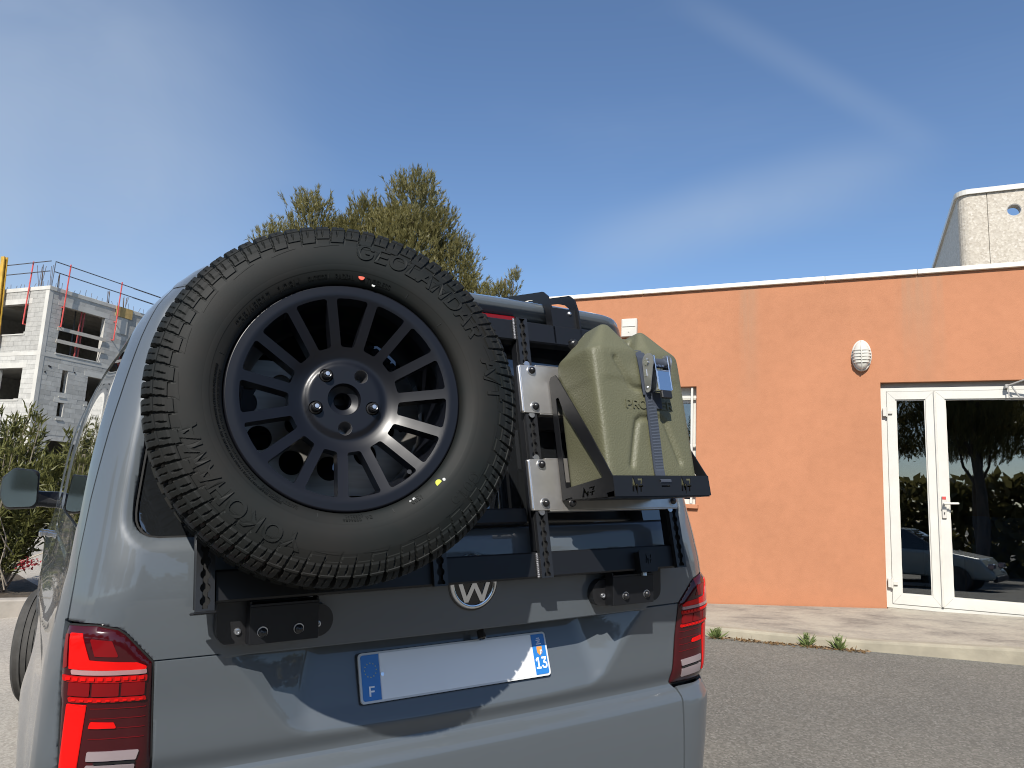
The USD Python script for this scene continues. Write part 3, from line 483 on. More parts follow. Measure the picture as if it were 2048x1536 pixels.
def pine(name, label, base, trunk_h, lobes, seed, ntuft, needle=(.17, .020), group=None):
    """lobes: (x, y, z, rx, rz) ellipsoids above the base; upright shoots spread over their upper skin and inside"""
    r = np.random.default_rng(seed); t = thing(name, label, 'tree', W_, base, group=group); b = np.array(base, float)
    trunk = [b + np.array([.12 * math.sin(k * .9 + seed), .1 * math.cos(k * 1.3 + seed), z]) - np.array([.12 * math.sin(seed), .1 * math.cos(1.3 * 0 + seed), 0]) for k, z in enumerate(np.linspace(-.3, trunk_h, 9))]
    part(t, 'trunk', tube(trunk, np.linspace(.26, .05, 9), 10), 'bark', smooth=True)
    limbs = []
    for x, y, z, rx, rz in lobes:
        k = min(8, max(2, int(8 * (z - rz * .9) / trunk_h))); s = trunk[k]; e = b + np.array([x, y, z + rz * .5]); m = (s + e) / 2 + np.array([(e - s)[0] * .2, (e - s)[1] * .2, -.25]); limbs.append(tube([s, m, e], [.08, .05, .015], 6))
    part(t, 'limb', limbs, 'bark', smooth=True) if False else [part(t, 'limb', q, 'bark', smooth=True) for q in limbs]
    wts = np.array([l[3]**2 * l[4] for l in lobes])**.75; cnt = (ntuft * wts / wts.sum()).astype(int); P, D = [], []
    for (x, y, z, rx, rz), c in zip(lobes, cnt):
        u = r.normal(size=(c, 3)); u /= np.linalg.norm(u, axis=1)[:, None]; u[:, 2] = np.where(u[:, 2] < -.55, -u[:, 2], u[:, 2]); q = r.uniform(.2, 1.0, c)**.5
        pos = np.stack([x + u[:, 0] * rx * q, y + u[:, 1] * rx * q, z + u[:, 2] * rz * q], 1) + b + r.normal(0, .05, (c, 3))
        sd = np.stack([u[:, 0] * .45, u[:, 1] * .45, np.full(c, 1.0)], 1) + r.normal(0, .22, (c, 3)); sd /= np.linalg.norm(sd, axis=1)[:, None]
        for p, s in zip(pos, sd):
            m = 24; ln = r.uniform(.22, .5); f = r.uniform(0, 1, m); dirs = s + r.normal(0, .33, (m, 3)); dirs /= np.linalg.norm(dirs, axis=1)[:, None]; P.append(p + s * (f * ln)[:, None]); D.append(dirs)
    P, D = np.vstack(P), np.vstack(D)
    part(t, 'crown', blades(P, D, needle[1] * r.uniform(.7, 1.4, len(P)), needle[0] * r.uniform(.6, 1.2, len(P)), seed), 'pine_needles'); return t
cr3 = np.array([.8529, -.5199, 0])          # across the view, to spread lobes sideways
def lob(off, depth, z, rx, rz): a = cr3 * off + np.array([.508, .847, 0]) * depth; return (a[0], a[1], z, rx, rz)
bz = float(gz(8, 19.5))
tall = pine('pine_tree', 'tallest dense pine behind the spare tyre', (8.0, 19.9, bz), 10.2, [lob(.0, 0, 9.6, 1.0, 1.55), lob(-.15, 0, 8.2, 1.5, 1.6), lob(.75, .2, 9.0, .75, 1.1), lob(1.3, .3, 7.5, .95, 1.6), lob(1.9, .2, 6.6, .75, 1.2), lob(-.8, -.2, 8.6, .8, 1.1), lob(-.3, -.5, 6.6, 1.8, 1.6), lob(.7, 0, 5.4, 2.0, 1.4)], 3, 4600)
low = pine('pine_tree', 'lower bushy pine left of the tallest pine, just above the tyre tread', (5.6, 21.2, float(gz(5.6, 21.2))), 9.2, [lob(-.55, 0, 9.15, .75, 1.15), lob(-1.5, 0, 8.0, .8, 1.2), lob(-.9, .2, 7.6, 1.1, 1.4), lob(.35, .3, 8.3, .9, 1.2), lob(1.2, .2, 9.05, .8, 1.2), lob(.5, .2, 8.6, .6, 1.0), lob(.6, 0, 7.2, 1.4, 1.5), lob(-.2, 0, 6.0, 1.9, 1.5)], 5, 4000)
pine('pine_tree', 'small pine tip far off, over the left end of the white coping', (15.6, 26.6, float(gz(15.6, 26.6))), 10.4, [lob(.22, 0, 9.85, .26, .85), lob(-.45, 0, 9.15, .55, .75), lob(.2, 0, 8.3, .7, 1.0)], 9, 500)
def oleander(label, base, nst, h, spread, seed):
    r = np.random.default_rng(seed); b = np.array(base, float); t = thing('oleander_bush', label, 'bush', W_, base); P, D = [], []; stems = []
    for k in range(nst):
        a = r.uniform(0, 2 * PI); rr = spread * math.sqrt(r.uniform(0, 1)); hh = h * r.uniform(.55, 1.02) * (1 - .25 * (rr / spread)**2)
        s = b + np.array([.25 * rr * math.cos(a), .25 * rr * math.sin(a), 0]); e = b + np.array([rr * math.cos(a), rr * math.sin(a), hh]); m = s * .45 + e * .55 + np.array([0, 0, .12 * hh]) + r.normal(0, .05, 3)
        tt = np.linspace(0, 1, 8)[:, None]; q = (1 - tt)**2 * s + 2 * tt * (1 - tt) * m + tt**2 * e; stems.append(tube(q, np.linspace(.014, .004, 8), 5))
        nb = r.integers(30, 44); f = r.uniform(.10, 1.0, nb)**.7; i = np.clip((f * 7).astype(int), 0, 6); w = (f * 7 - i)[:, None]; pos = q[i] * (1 - w) + q[i + 1] * w; ax = q[i + 1] - q[i]; ax /= np.linalg.norm(ax, axis=1)[:, None]
        for j in range(3):
            d = ax * r.uniform(.5, 1.1, (nb, 1)) + r.normal(0, .5, (nb, 3)); d /= np.linalg.norm(d, axis=1)[:, None]; P.append(pos + r.normal(0, .02, (nb, 3))); D.append(d)
    P, D = np.vstack(P), np.vstack(D)
    for s in stems[:40]: part(t, 'stem', s, 'twig', smooth=True)
    for k in range(12):
        a = r.uniform(0, 2 * PI); s = b + np.array([r.uniform(-.5, .5) * spread, -.3 * spread, r.uniform(.1, .5)]); e = s + np.array([r.normal(0, .35), -r.uniform(.1, .35), r.uniform(.2, .8)]); part(t, 'bare_twig', tube([s, (s + e) / 2 + r.normal(0, .04, 3), e], [.009, .007, .003], 5), 'pale_twig', smooth=True)
    part(t, 'foliage', blades(P, D, .021 * r.uniform(.7, 1.3, len(P)), .135 * r.uniform(.6, 1.2, len(P)), seed, .25), 'oleander_leaf'); return t
o1 = oleander('tall oleander bush at the left edge with red flowers low down', (-1.5, 9.0, .0), 95, 2.25, .75, 11)
oleander('oleander bush between the left edge bush and the van, bare twigs at its foot', (-.45, 8.9, .0), 90, 2.15, .8, 12)
oleander('oleander bush mostly hidden behind the van', (.75, 9.3, .05), 50, 1.9, .8, 13)
r = np.random.default_rng(4); fp_ = np.array([-1.09, 8.45, .42]) + r.normal(0, 1, (150, 3)) * np.array([.055, .04, .03]); fd = r.normal(size=(150, 3)); fd /= np.linalg.norm(fd, axis=1)[:, None]
part(o1, 'flowers', blades(fp_[:95], fd[:95], .024, .036, 4), 'red_petal', kind='stuff')
lk = thing('planter_kerb', 'low pale concrete kerb at the foot of the oleanders', 'kerb', W_, (-1.6, 7.3, 0))
for k in range(3): part(lk, 'kerb_stone', rbx(-.92 - 1.0 * (k + 1) + .008, -.92 - 1.0 * k - .004, 7.27 - k * .02, 7.45 - k * .02, -.3, .185 - .01 * k, .014), 'old_concrete')
part(lk, 'soil', bx(-4, 3.2, 7.46, 11, -.3, .05), 'dark_soil')
def weed(label, d, n, w, h, k, seed):
    r = np.random.default_rng(seed); q = (B_ @ np.array([d, -n, 0, 1]))[:3]; q[2] = gz(q[0], q[1]); t = thing('weed', label, 'weed', W_, q)
    a = r.uniform(0, 2 * PI, k); el_ = r.uniform(.15, 1.35, k); D = np.stack([np.cos(a) * np.cos(el_), np.sin(a) * np.cos(el_), np.sin(el_)], 1); P = q + np.stack([np.cos(a) * .01, np.sin(a) * .01, np.full(k, .002)], 1)
    part(t, 'leaves', blades(P, D, .012 * r.uniform(.6, 1.3, k), (w * np.cos(el_) + h * np.sin(el_)) * r.uniform(.6, 1.05, k), seed, .3), 'weed_leaf')
    st = []; 
    for j in range(7):
        e = q + np.array([r.normal(0, w * .25), r.normal(0, w * .25), h * r.uniform(.6, 1.0)]); part(t, 'stem', tube([q, (q + e) / 2 + r.normal(0, .006, 3), e], [.0025, .002, .001], 5), 'weed_leaf')
        m = 9; f = r.uniform(.3, 1, m)[:, None]; dd = r.normal(size=(m, 3)); dd[:, 2] = abs(dd[:, 2]); dd /= np.linalg.norm(dd, axis=1)[:, None]; st.append(blades(q + (e - q) * f, dd, .01, .028, seed + j))
    part(t, 'leaflets', st, 'weed_leaf')
weed('wide tuft of grassy weed at the kerb beside the red tail lamp', -1.46, 1.545, .095, .085, 46, 21)
weed('upright feathery weed at the kerb, left of the broad-leaved one', -.71, 1.545, .06, .12, 20, 22)
weed('broad-leaved weed with a dark flower spike at the kerb', -.47, 1.55, .06, .115, 24, 23)
r = np.random.default_rng(31); m = 420; dd = r.uniform(-1.5, -.25, m); nn = 1.53 + np.abs(r.normal(0, .035, m)); q = (B_ @ np.stack([dd, -nn, 0 * dd, 1 + 0 * dd]))[:3].T; q[:, 2] = gz(q[:, 0], q[:, 1]) + r.uniform(.001, .014, m)
D = r.normal(size=(m, 3)) * np.array([1, 1, .15]); D /= np.linalg.norm(D, axis=1)[:, None]
single('leaf_litter', blades(q, D, .012 * r.uniform(.5, 1.5, m), .045 * r.uniform(.4, 1.3, m), 31), 'dry_leaf', 'dry brown leaf litter gathered at the foot of the kerb', 'leaf litter', kind='stuff')
# --- van body surface S(s, t): s unrolled distance around the plan contour from the rear centre, t height-like
PT = np.array([ # t, z, W, yc, rc
[.28,.28,.880,.00,.14],[.40,.40,.900,-.035,.14],[.55,.55,.915,-.052,.14],[.70,.70,.925,-.058,.135],[.772,.772,.926,-.056,.125],[.785,.785,.926,-.050,.125],[.797,.797,.925,-.033,.12],[.806,.806,.925,-.023,.12],[.816,.816,.924,-.021,.12],
[.86,.86,.922,-.036,.12],[.95,.95,.918,-.043,.12],[1.04,1.04,.912,-.055,.12],[1.10,1.10,.904,-.060,.12],[1.16,1.16,.893,-.062,.12],[1.22,1.22,.882,-.056,.12],[1.27,1.27,.876,-.046,.12],
[1.32,1.32,.870,-.034,.12],[1.44,1.44,.856,-.010,.12],[1.55,1.55,.838,.012,.12],[1.65,1.65,.815,.032,.12],[1.74,1.74,.784,.052,.12],[1.80,1.80,.752,.068,.12],[1.84,1.838,.722,.085,.12],
[1.90,1.886,.678,.12,.12],[1.97,1.926,.615,.18,.13],[2.07,1.955,.515,.28,.14],[2.2,1.972,.39,.40,.14],[2.4,1.98,.19,.60,.10],[2.57,1.982,.03,.77,.01]])

_pz,_pW,_py,_pr=[PchipInterpolator(PT[:,0],PT[:,k]) for k in (1,2,3,4)]
YF=4.72
def _contour(t,n=900):
    W,yc,rc=float(_pW(t)),float(_py(t)),float(_pr(t)); k=min(1,W/.8); rc=min(rc*1.14,W*.45); Wr=W-.020*k; bow=.022
    xa=np.linspace(0,Wr-rc,60); ya=yc+bow*(xa/.7)**2
    sl=2*bow*(Wr-rc)/.49; a0=np.arctan(sl); an=np.linspace(a0,np.pi/2,60)[1:]
    cx,cy=xa[-1]-rc*np.sin(a0),ya[-1]+rc*np.cos(a0)
    xb,yb=cx+rc*np.sin(an),cy-rc*np.cos(an)
    Wf=xb[-1]+.014*k+0
    yl=np.linspace(yb[-1],YF,400)[1:]; f=np.clip((yl-yb[-1])/1.1,0,1); g=np.clip((yl-3.0)/(YF-3.0),0,1)
    xl=xb[-1]+.014*k*f*f*(3-2*f)-(.05+.22*np.clip((t-1.15)/.7,0,1.2))*k*g**2.2
    x,y=np.r_[xa,xb,xl],np.r_[ya,yb,yl]
    s=np.r_[0,np.cumsum(np.hypot(np.diff(x),np.diff(y)))]
    return s,x,y
_TT=np.unique(np.r_[np.linspace(.28,2.57,230)]); _SS=np.unique(np.r_[np.linspace(0,1.1,300),np.linspace(1.1,5.6,220)])
_C=[_contour(t) for t in _TT]
_GX=np.array([np.interp(_SS,c[0],c[1]) for c in _C]); _GY=np.array([np.interp(_SS,c[0],c[2]) for c in _C])
_IX=RegularGridInterpolator((_TT,_SS),_GX,bounds_error=False,fill_value=None); _IY=RegularGridInterpolator((_TT,_SS),_GY,bounds_error=False,fill_value=None)
def S0(s,t):
    s,t=np.broadcast_arrays(np.asarray(s,float),np.asarray(t,float)); q=np.stack([np.clip(t,.28,2.57),np.abs(s)],-1)
    return np.stack([np.sign(s)*_IX(q),_IY(q),_pz(t)],-1)
def SN(s,t,e=.004,S=None):
    S=S or S0; du=S(s+e,t)-S(s-e,t); dv=S(s,t+e)-S(s,t-e)
    n=np.cross(du,dv); return n/np.maximum(np.linalg.norm(n,axis=-1,keepdims=True),1e-9)
def s_at_y(y,t):
    s,x,yy=_contour(t); i=len(s)-400; k=np.argmin(yy[:60]) if False else 0
    return float(np.interp(y,yy,s))
# ================================================================ van: materials
surf('van_paint', PAINT, .42, coat=1., coatr=.025, spec=.4)
surf('black_plastic', (.012, .012, .013), .38, bump=.15, bscale=220, bdist=.001)
surf('gloss_black', (.006, .006, .007), .12, coat=.6)
surf('tinted_glass', (.010, .011, .012), .02, ior=2.1, coat=.5, coatr=.01)
surf('side_glass', (.012, .013, .013), .02, spec=.6, coat=1.0, coatr=.01)
surf('shadow_gap', (.004, .004, .004), .8)
surf('lamp_dark', (.040, .003, .005), .12, coat=.5, coatr=.01, spec=.3)
surf('lamp_deep', (.17, .004, .006), .12, coat=.25, coatr=.01, spec=.2)
surf('lamp_red', (.40, .005, .005), .15, coat=.25, coatr=.01, spec=.2)
surf('lamp_bright', (.66, .006, .005), .12, coat=.2, coatr=.01, spec=.15)
surf('lamp_bar', (.36, .20, .20), .15, coat=1., coatr=.01)
surf('lamp_clear', (.36, .29, .30), .12, coat=1., metal=.3, coatr=.01)
surf('chrome', (.80, .80, .81), .12, metal=1.)
surf('mirror_face', (.62, .72, .70), .14, metal=1.)
surf('plate_white', (.88, .88, .87), .35, coat=.3)
surf('plate_rim', (.60, .61, .61), .4)
surf('plate_blue', (.02, .17, .50), .35, coat=.3)
surf('plate_star', (.55, .55, .12), .5)
surf('crest_orange', (.62, .26, .05), .5)
surf('crest_dark', (.10, .02, .04), .5)
surf('rubber', (.048, .046, .043), .8, var=.25, vscale=14, bump=.2, bscale=120, bdist=.001, spec=.3)
surf('alloy_grey', (.20, .20, .21), .35, metal=.8)
# ================================================================ van: panels
HL = [(.687, .82), (.694, .97), (.698, 1.048), (.749, 1.106), (.764, 1.117), (.805, 1.126), (.870, 1.130)]        # tail lamp against tailgate
SEAM = [(.869, 1.245), (.852, 1.361), (.833, 1.445), (.816, 1.52), (.800, 1.58), (.766, 1.72), (.742, 1.80), (.715, 1.856)]
def sym(pts): return Polygon([(-a, b) for a, b in pts] + [(a, b) for a, b in pts[::-1]])
WIN = rnd(sym([(.752, 1.287), (.748, 1.36), (.700, 1.76), (.694, 1.81)]).buffer(0), .045)
ARCH = [(.955, .36), (3.955, .36)]
def SB(s, t):
    """body surface with its recess, grooves, window bevel and arch flares"""
    p = S0(s, t); s, t = np.broadcast_arrays(np.asarray(s, float), np.asarray(t, float)); a = np.abs(s); x = np.abs(p[..., 0]); z = p[..., 2]; y = p[..., 1]
    rec = np.clip(np.interp(z, [.80, .845, .87, .90, .95, 1.0, 1.045], [-.06, -.036, -.024, -.008, .011, .028, .043]) - y, 0, None); xb = np.interp(z, [.80, .825, .85, .89, 1.045], [.20, .30, .385, .45, .577]); lat = np.clip((xb - x) * .45, 0, None)
    k = .008; lat = np.where(lat < .012, lat**2 / .024, lat - .006); d = np.minimum(rec, lat) - k * .25 * np.clip(1 - np.abs(rec - lat) / k, 0, 1)**2; d = np.clip(d, 0, None) * np.clip((1.0435 - z) / .0025, 0, 1) * (a < .65)
    g = .005 * np.clip(1 - np.abs(t - 1.0485) / .0022, 0, 1) * ((a > .575) & (a < .71))
    w = shapely.distance(shapely.points(s.ravel(), t.ravel()), WIN).reshape(s.shape); bev = .010 * np.clip(1 - w / .024, 0, 1)**1.2 * (a < .86)
    p = p.copy(); p[..., 1] += d + g + bev
    sd = a > .86; fl = np.zeros_like(a)
    for yc, zc in ARCH:
        r = np.hypot(y - yc, z - zc); fl += .022 * np.exp(-((r - .40) / .10)**2) * sd
    rail = -.006 * np.clip(1 - np.abs(t - 1.225) / .010, 0, 1) * ((y > .35) & (y < 1.6) & sd)
    for yy in (1.62, 2.78, 3.85): rail = rail - .006 * np.clip(1 - np.abs(y - yy) / .004, 0, 1) * sd * (t > .45) * (t < 1.80)
    crease = .012 * np.exp(-((t - 1.075) / .035)**2) * np.clip((y - .1) / .3, 0, 1) * sd
    p[..., 0] += np.sign(s) * (fl + rail + crease); return p
def panel(poly, ds, dt, off=0., thick=.014, xs=(), ys=(), S=SB, dense=.01):
    poly = shapely.segmentize(poly, dense); x0, y0, x1, y1 = poly.bounds
    gx = np.unique(np.round(np.r_[np.arange(x0 - ds * .3, x1 + ds, ds), xs], 5)); gy = np.unique(np.round(np.r_[np.arange(y0 - dt * .3, y1 + dt, dt), ys], 5))
    V2, F = grid_poly(poly, gx, gy); P = S(V2[:, 0], V2[:, 1]); N = SN(V2[:, 0], V2[:, 1], .004, S0); return skin(V2, F, P + N * off, N, thick)
van = thing('parked_van', 'grey panel van parked with its tailgate towards the viewer', 'van', V_, (0, 2.4, 0))
tg = sym([(.713, .47), (.709, .80)] + HL + SEAM + [(.0, 1.856)]).buffer(0).difference(WIN).buffer(-.0013)
yl = [1.039, 1.0405, 1.042, 1.0435, 1.0463, 1.0474, 1.0485, 1.0496, 1.0507, .772, .797, .815, .7845, .806]
part(van, 'tailgate', panel(tg, .0075, .0075, ys=yl), 'van_paint', smooth=50)
part(van, 'bumper', panel(sym([(1.0, .28), (.95, .465)]), .03, .03), 'van_paint', smooth=40)
def SG(s, t):
    s, t = np.broadcast_arrays(np.asarray(s, float), np.asarray(t, float)); x = s * (1 - .006 * (s / .7)**2); return np.stack([x, _py(t) + .022 * (x / .7)**2, _pz(t)], -1)
part(van, 'rear_window', panel(WIN.buffer(-.004), .02, .02, off=-.011, thick=.004, S=SG), 'tinted_glass', smooth=30)
part(van, 'window_seal', panel(WIN.buffer(-.0005).difference(WIN.buffer(-.0045)), .03, .03, off=-.0095, thick=.008, S=S0), 'shadow_gap', smooth=40)
inner = panel(sbox(-1.9, .30, 1.9, 2.0), .05, .03, off=-.028, thick=.0, ys=yl); inner.vertices[:, 1] += .008; part(van, 'inner_shell', inner, 'shadow_gap', smooth=True)
LO_ = [(.857, .82), (.860, .862), (.867, .985), (.874, 1.078), (.879, 1.130)]      # outer edge of the tail lamp
for sg in (-1, 1):
    m = lambda pts: [(sg * a, b) for a, b in pts]
    ys_ = lambda y, t: s_at_y(y, t)
    side = Polygon(m([(.717, .48), (.713, .806), (.857, .806)] + LO_ + [(.873, 1.134)] + [(a + .0015, b) for a, b in SEAM] + [(.72, 1.90), (5.45, 1.90), (5.55, .32), (1.0, .32), (.96, .48)])).buffer(0)
    for yc, zc in ARCH:
        c = [(sg * s_at_y(yc + .40 * math.cos(q), max(.30, zc + .40 * math.sin(q))), zc + .40 * math.sin(q)) for q in np.linspace(0, 2 * PI, 48, endpoint=False)]; side = side.difference(Polygon(c).buffer(0))
    wins = []
    for (ya, yb, ra) in ((None, 1.50, 0), (1.68, 2.70, 1), (2.86, 3.72, 2)):
        L0 = [(.905, 1.30), (.884, 1.44), (.848, 1.60), (.826, 1.70), (.822, 1.745)] if ya is None else [(s_at_y(ya, 1.30), 1.30), (s_at_y(ya, 1.745), 1.745)]
        R0 = [(s_at_y(yb + .0, 1.745) - (.32 if ra == 2 else 0), 1.745), (s_at_y(yb, 1.30), 1.30)]; wins.append(rnd(Polygon(m(L0 + R0)).buffer(0), .03))
    part(van, 'body_side', panel(side.difference(unary_union(wins)).buffer(-.0012), .04, .02, dense=.02, ys=[1.215, 1.22, 1.225, 1.23, 1.235], xs=[sg * q for q in np.r_[np.arange(.86, 1.6, .016)]] + [sg * (s_at_y(y_, 1.2) + e) for y_ in (1.62, 2.78, 3.85) for e in (-.02, -.01, 0, .01, .02)]), 'van_paint', smooth=38)
    for w_ in wins: part(van, 'side_window', panel(w_.buffer(-.003), .05, .04, off=-.004, thick=.004, S=S0), 'side_glass', smooth=30)
    # ---- tail lamp
    lp = rnd(Polygon(m([(.690, .812)] + HL[:1] + HL[1:6] + [(.868, 1.126)] + [(a - .002, b) for a, b in LO_[::-1][1:]] + [(.855, .812)])).buffer(-.003), .006)
    dome = lambda s, t: S0(s, t) + SN(s, t) * (.010 * np.clip(shapely.distance(shapely.points(np.ravel(s), np.ravel(t)), lp.exterior) / .02, 0, 1)**.5)[:, None]
    lamp = part(van, 'tail_lamp', panel(lp, .010, .010, off=.0, thick=.02, S=dome, dense=.006), 'lamp_dark', smooth=50)
    part(lamp, 'seal', panel(lp.buffer(.0035).difference(lp.buffer(-.001)), .03, .02, off=-.001, thick=.015, S=S0), 'shadow_gap')
    def lay(nm, pts, mat, off=.0018, r=.002): part(lamp, nm, panel(rnd(Polygon(m(pts)).buffer(0), r), .012, .012, off=off, thick=.004, S=dome, dense=.006), mat, smooth=45)
    lay('light_guide', [(.848, 1.111), (.824, 1.111), (.807, 1.062), (.728, 1.053), (.711, 1.044), (.710, 1.0385), (.843, 1.0465)], 'lamp_bright')
    lay('side_reflector', [(.862, 1.108), (.852, 1.109), (.847, 1.05), (.858, 1.045)], 'lamp_deep')
    lay('brake_cell', [(.809, 1.101), (.772, 1.096), (.760, 1.066), (.799, 1.069)], 'lamp_deep', .0012)
    lay('white_bar', [(.838, 1.0455), (.710, 1.0385), (.709, 1.0305), (.836, 1.037)], 'lamp_bar', .003)
    lay('led_row', [(.858, 1.035), (.708, 1.0275), (.708, 1.016), (.856, 1.0245)], 'lamp_red', .0022)
    for k in range(10):
        f0 = k / 10; a0 = .846 - .137 * f0; lay('led', [(a0, 1.0325 - .006 * f0), (a0 - .009, 1.032 - .006 * f0), (a0 - .009, 1.0265 - .006 * f0), (a0, 1.027 - .006 * f0)], 'lamp_bright', .0042, .001)
    for a, b in ((.840, .803), (.799, .756), (.752, .711)): lay('fog_cell', [(a, 1.0225 - (.84 - a) * .06), (b, 1.0225 - (.84 - b) * .06), (b, .998 - (.84 - b) * .06), (a, .998 - (.84 - a) * .06)], 'lamp_deep', .0026)
    lay('fog_row', [(.840, .995), (.709, .987), (.706, .979), (.837, .986)], 'lamp_red', .0026)
    for k in range(9): a0 = .832 - .014 * k; lay('led', [(a0, .991 - .0008 * k), (a0 - .007, .9905 - .0008 * k), (a0 - .007, .988 - .0008 * k), (a0, .9885 - .0008 * k)], 'lamp_bright', .0042, .0008)
    lay('light_guide', [(.841, .982), (.806, .979), (.816, .845), (.850, .846)], 'lamp_bright')
    lay('reflector', [(.798, .947), (.760, .942), (.755, .931), (.801, .935)], 'lamp_bright', .0026)
    lay('reversing_lens', [(.800, .892), (.713, .885), (.718, .868), (.801, .875)], 'lamp_clear', .0026); lay('reversing_strip', [(.801, .873), (.718, .866), (.719, .862), (.801, .869)], 'gloss_black', .003); lay('reversing_lens', [(.801, .867), (.719, .860), (.722, .838), (.803, .845)], 'lamp_clear', .0026)
    for k in range(4): z_ = .972 - .019 * k; lay('lens_line', [(.80, z_), (.706, z_ - .006), (.706, z_ - .0066), (.80, z_ - .0006)], 'lamp_deep', .0012, .0001)
rf = sbox(-5.6, 1.905, 5.6, 2.565).buffer(-.001)
part(van, 'roof', panel(rf, .09, .03, thick=.02, xs=np.r_[np.arange(-.75, .76, .03)]), 'van_paint', smooth=40)
tt = np.linspace(.32, 2.56, 60); a_, b_ = S0(np.full(60, -5.58), tt), S0(np.full(60, 5.58), tt); i = np.arange(59)
nose = tm((np.vstack([a_, a_ * [.6, 1, 1] + [0, .16, 0], b_ * [.6, 1, 1] + [0, .16, 0], b_]), np.vstack([np.stack([k * 60 + i, (k + 1) * 60 + i, (k + 1) * 60 + i + 1, k * 60 + i + 1], 1) for k in range(3)])))
part(van, 'nose', nose, 'van_paint', smooth=40)
part(van, 'windscreen', tm((np.array([[-.62, 4.89, 1.25], [.62, 4.89, 1.25], [.5, 4.88, 1.8], [-.5, 4.88, 1.8], [-.62, 4.8, 1.25], [.62, 4.8, 1.25], [.5, 4.8, 1.8], [-.5, 4.8, 1.8]]), np.array([[0, 1, 2, 3], [4, 7, 6, 5], [0, 4, 5, 1], [1, 5, 6, 2], [2, 6, 7, 3], [3, 7, 4, 0]]))), 'side_glass')
part(van, 'underbody', bx(-.82, .82, .1, 4.6, .24, .5), 'shadow_gap')
# roof-edge spoiler with the third brake lamp under it
sx = np.linspace(-.72, .72, 73); u = np.abs(sx); e_ = np.clip((.715 - u) / .20, 0, 1); e_ = e_ * e_ * (3 - 2 * e_); bow = .022 * (sx / .7)**2; drop = .006 * (sx / .7)**2
prof = [(.36, 1.956, 2.14), (.22, 1.944, 2.02), (.12, 1.927, 1.95), (.080, 1.914, 1.925), (.068, 1.908, 1.915), (.064, 1.901, 1.905), (.066, 1.888, 1.895), (.070, 1.8825, 1.885), (.084, 1.872, 1.875), (.098, 1.862, 1.866), (.112, 1.857, 1.860), (.16, 1.858, 1.855)]
v = []
for y, z, t in prof:
    b0 = S0(sx * np.clip(1 - .0 * t, 0, 1), np.full(len(sx), t)) + SN(sx, np.full(len(sx), t)) * .0015; v.append(b0 * (1 - e_)[:, None] + np.stack([sx, y + bow, z - drop], 1) * e_[:, None])
v = np.vstack(v); n_ = len(sx); ii = (np.arange(len(prof) - 1)[:, None] * n_ + np.arange(n_ - 1)[None]).ravel()
part(van, 'roof_spoiler', (v, np.stack([ii, ii + n_, ii + n_ + 1, ii + 1], 1)), 'van_paint', smooth=30)
part(van, 'brake_lamp', tm([rbx(-.205, .205, .083, .12, 1.845, 1.868, .004)]), 'lamp_deep')
# number plate
pa = math.radians(18.3); Rp = np.array([[1, 0, 0], [0, math.cos(pa), math.sin(pa)], [0, -math.sin(pa), math.cos(pa)]])
def onplate(m): m = xz(m); m.vertices = m.vertices @ Rp.T + np.array([0, 0, .95]); return m
np_ = part(van, 'number_plate', onplate(ext(rrect(-.26, -.055, .26, .055, .009), -.004, .002)), 'plate_rim')
part(np_, 'white_field', onplate(ext(sbox(-.2085, -.0505, .213, .0505), .002, .0028)), 'plate_white')
part(np_, 'blue_band', onplate(ext(unary_union([rrect(-.255, -.050, -.23, .050, .006), sbox(-.245, -.050, -.2105, .050)]), .002, .003)), 'plate_blue'); part(np_, 'blue_band', onplate(ext(unary_union([rrect(.225, -.050, .255, .050, .006), sbox(.215, -.050, .245, .050)]), .002, .003)), 'plate_blue')
for k in range(12):
    q = k * PI / 6; st = Polygon([(.0019 * (1 if j % 2 == 0 else .42) * math.sin(j * PI / 5), .0019 * (1 if j % 2 == 0 else .42) * math.cos(j * PI / 5)) for j in range(10)]); part(np_, 'star', onplate(ext(affinity.translate(st, -.2328 + .0145 * math.sin(q), .016 + .0155 * math.cos(q)), .003, .0034)), 'plate_star')
def ptxt(s, h, x, y, mat, nm, bold=False, sx_=1.):
    g = text_shape(s, h, bold); a, b, c, d = g.bounds; g = affinity.translate(affinity.scale(g, sx_, 1, origin=(0, 0)), -(a + c) / 2 * sx_ + x, -(b + d) / 2 + y); part(np_, nm, onplate(ext(g, .003, .0035)), mat)
ptxt('F', .021, -.2325, -.030, 'plate_white', 'letter', True); ptxt('13', .027, .2355, -.022, 'plate_white', 'number', True, .80)
for j, wd in enumerate((.010, .013, .008, .016)): part(np_, 'region_line', onplate(ext(sbox(.235 - wd / 2, .0385 - j * .0048, .235 + wd / 2, .0405 - j * .0048), .003, .0033)), 'plate_white')
cr = Polygon([(-.008, .011), (.008, .011), (.008, -.004), (0, -.012), (-.008, -.004)]); part(np_, 'crest', onplate(ext(affinity.translate(cr, .235, .008), .003, .0034)), 'crest_orange'); part(np_, 'crest_field', onplate(ext(affinity.translate(Polygon([(.001, .002), (.007, .002), (.007, -.0035), (.001, -.0095)]), .235, .008), .0034, .0037)), 'plate_white'); part(np_, 'crest_mark', onplate(ext(sbox(.2375, .003, .2405, .0065), .0037, .004)), 'crest_dark')
part(np_, 'plate_screw', onplate(tm([ext(Point(-.2045, .004).buffer(.004), .0028, .0045)])), 'chrome')
part(van, 'plate_holder', onplate(ext(rrect(-.262, -.057, .262, .057, .008), -.012, -.0042)), 'black_plastic')
part(van, 'reversing_camera', lathe_to([(0.0, .0), (.010, 0), (.011, -.02), (.008, -.022), (.007, -.018), (0, -.018)], (.055, -.002, 1.028), (0, .5, .85), 16), 'gloss_black', smooth=40)
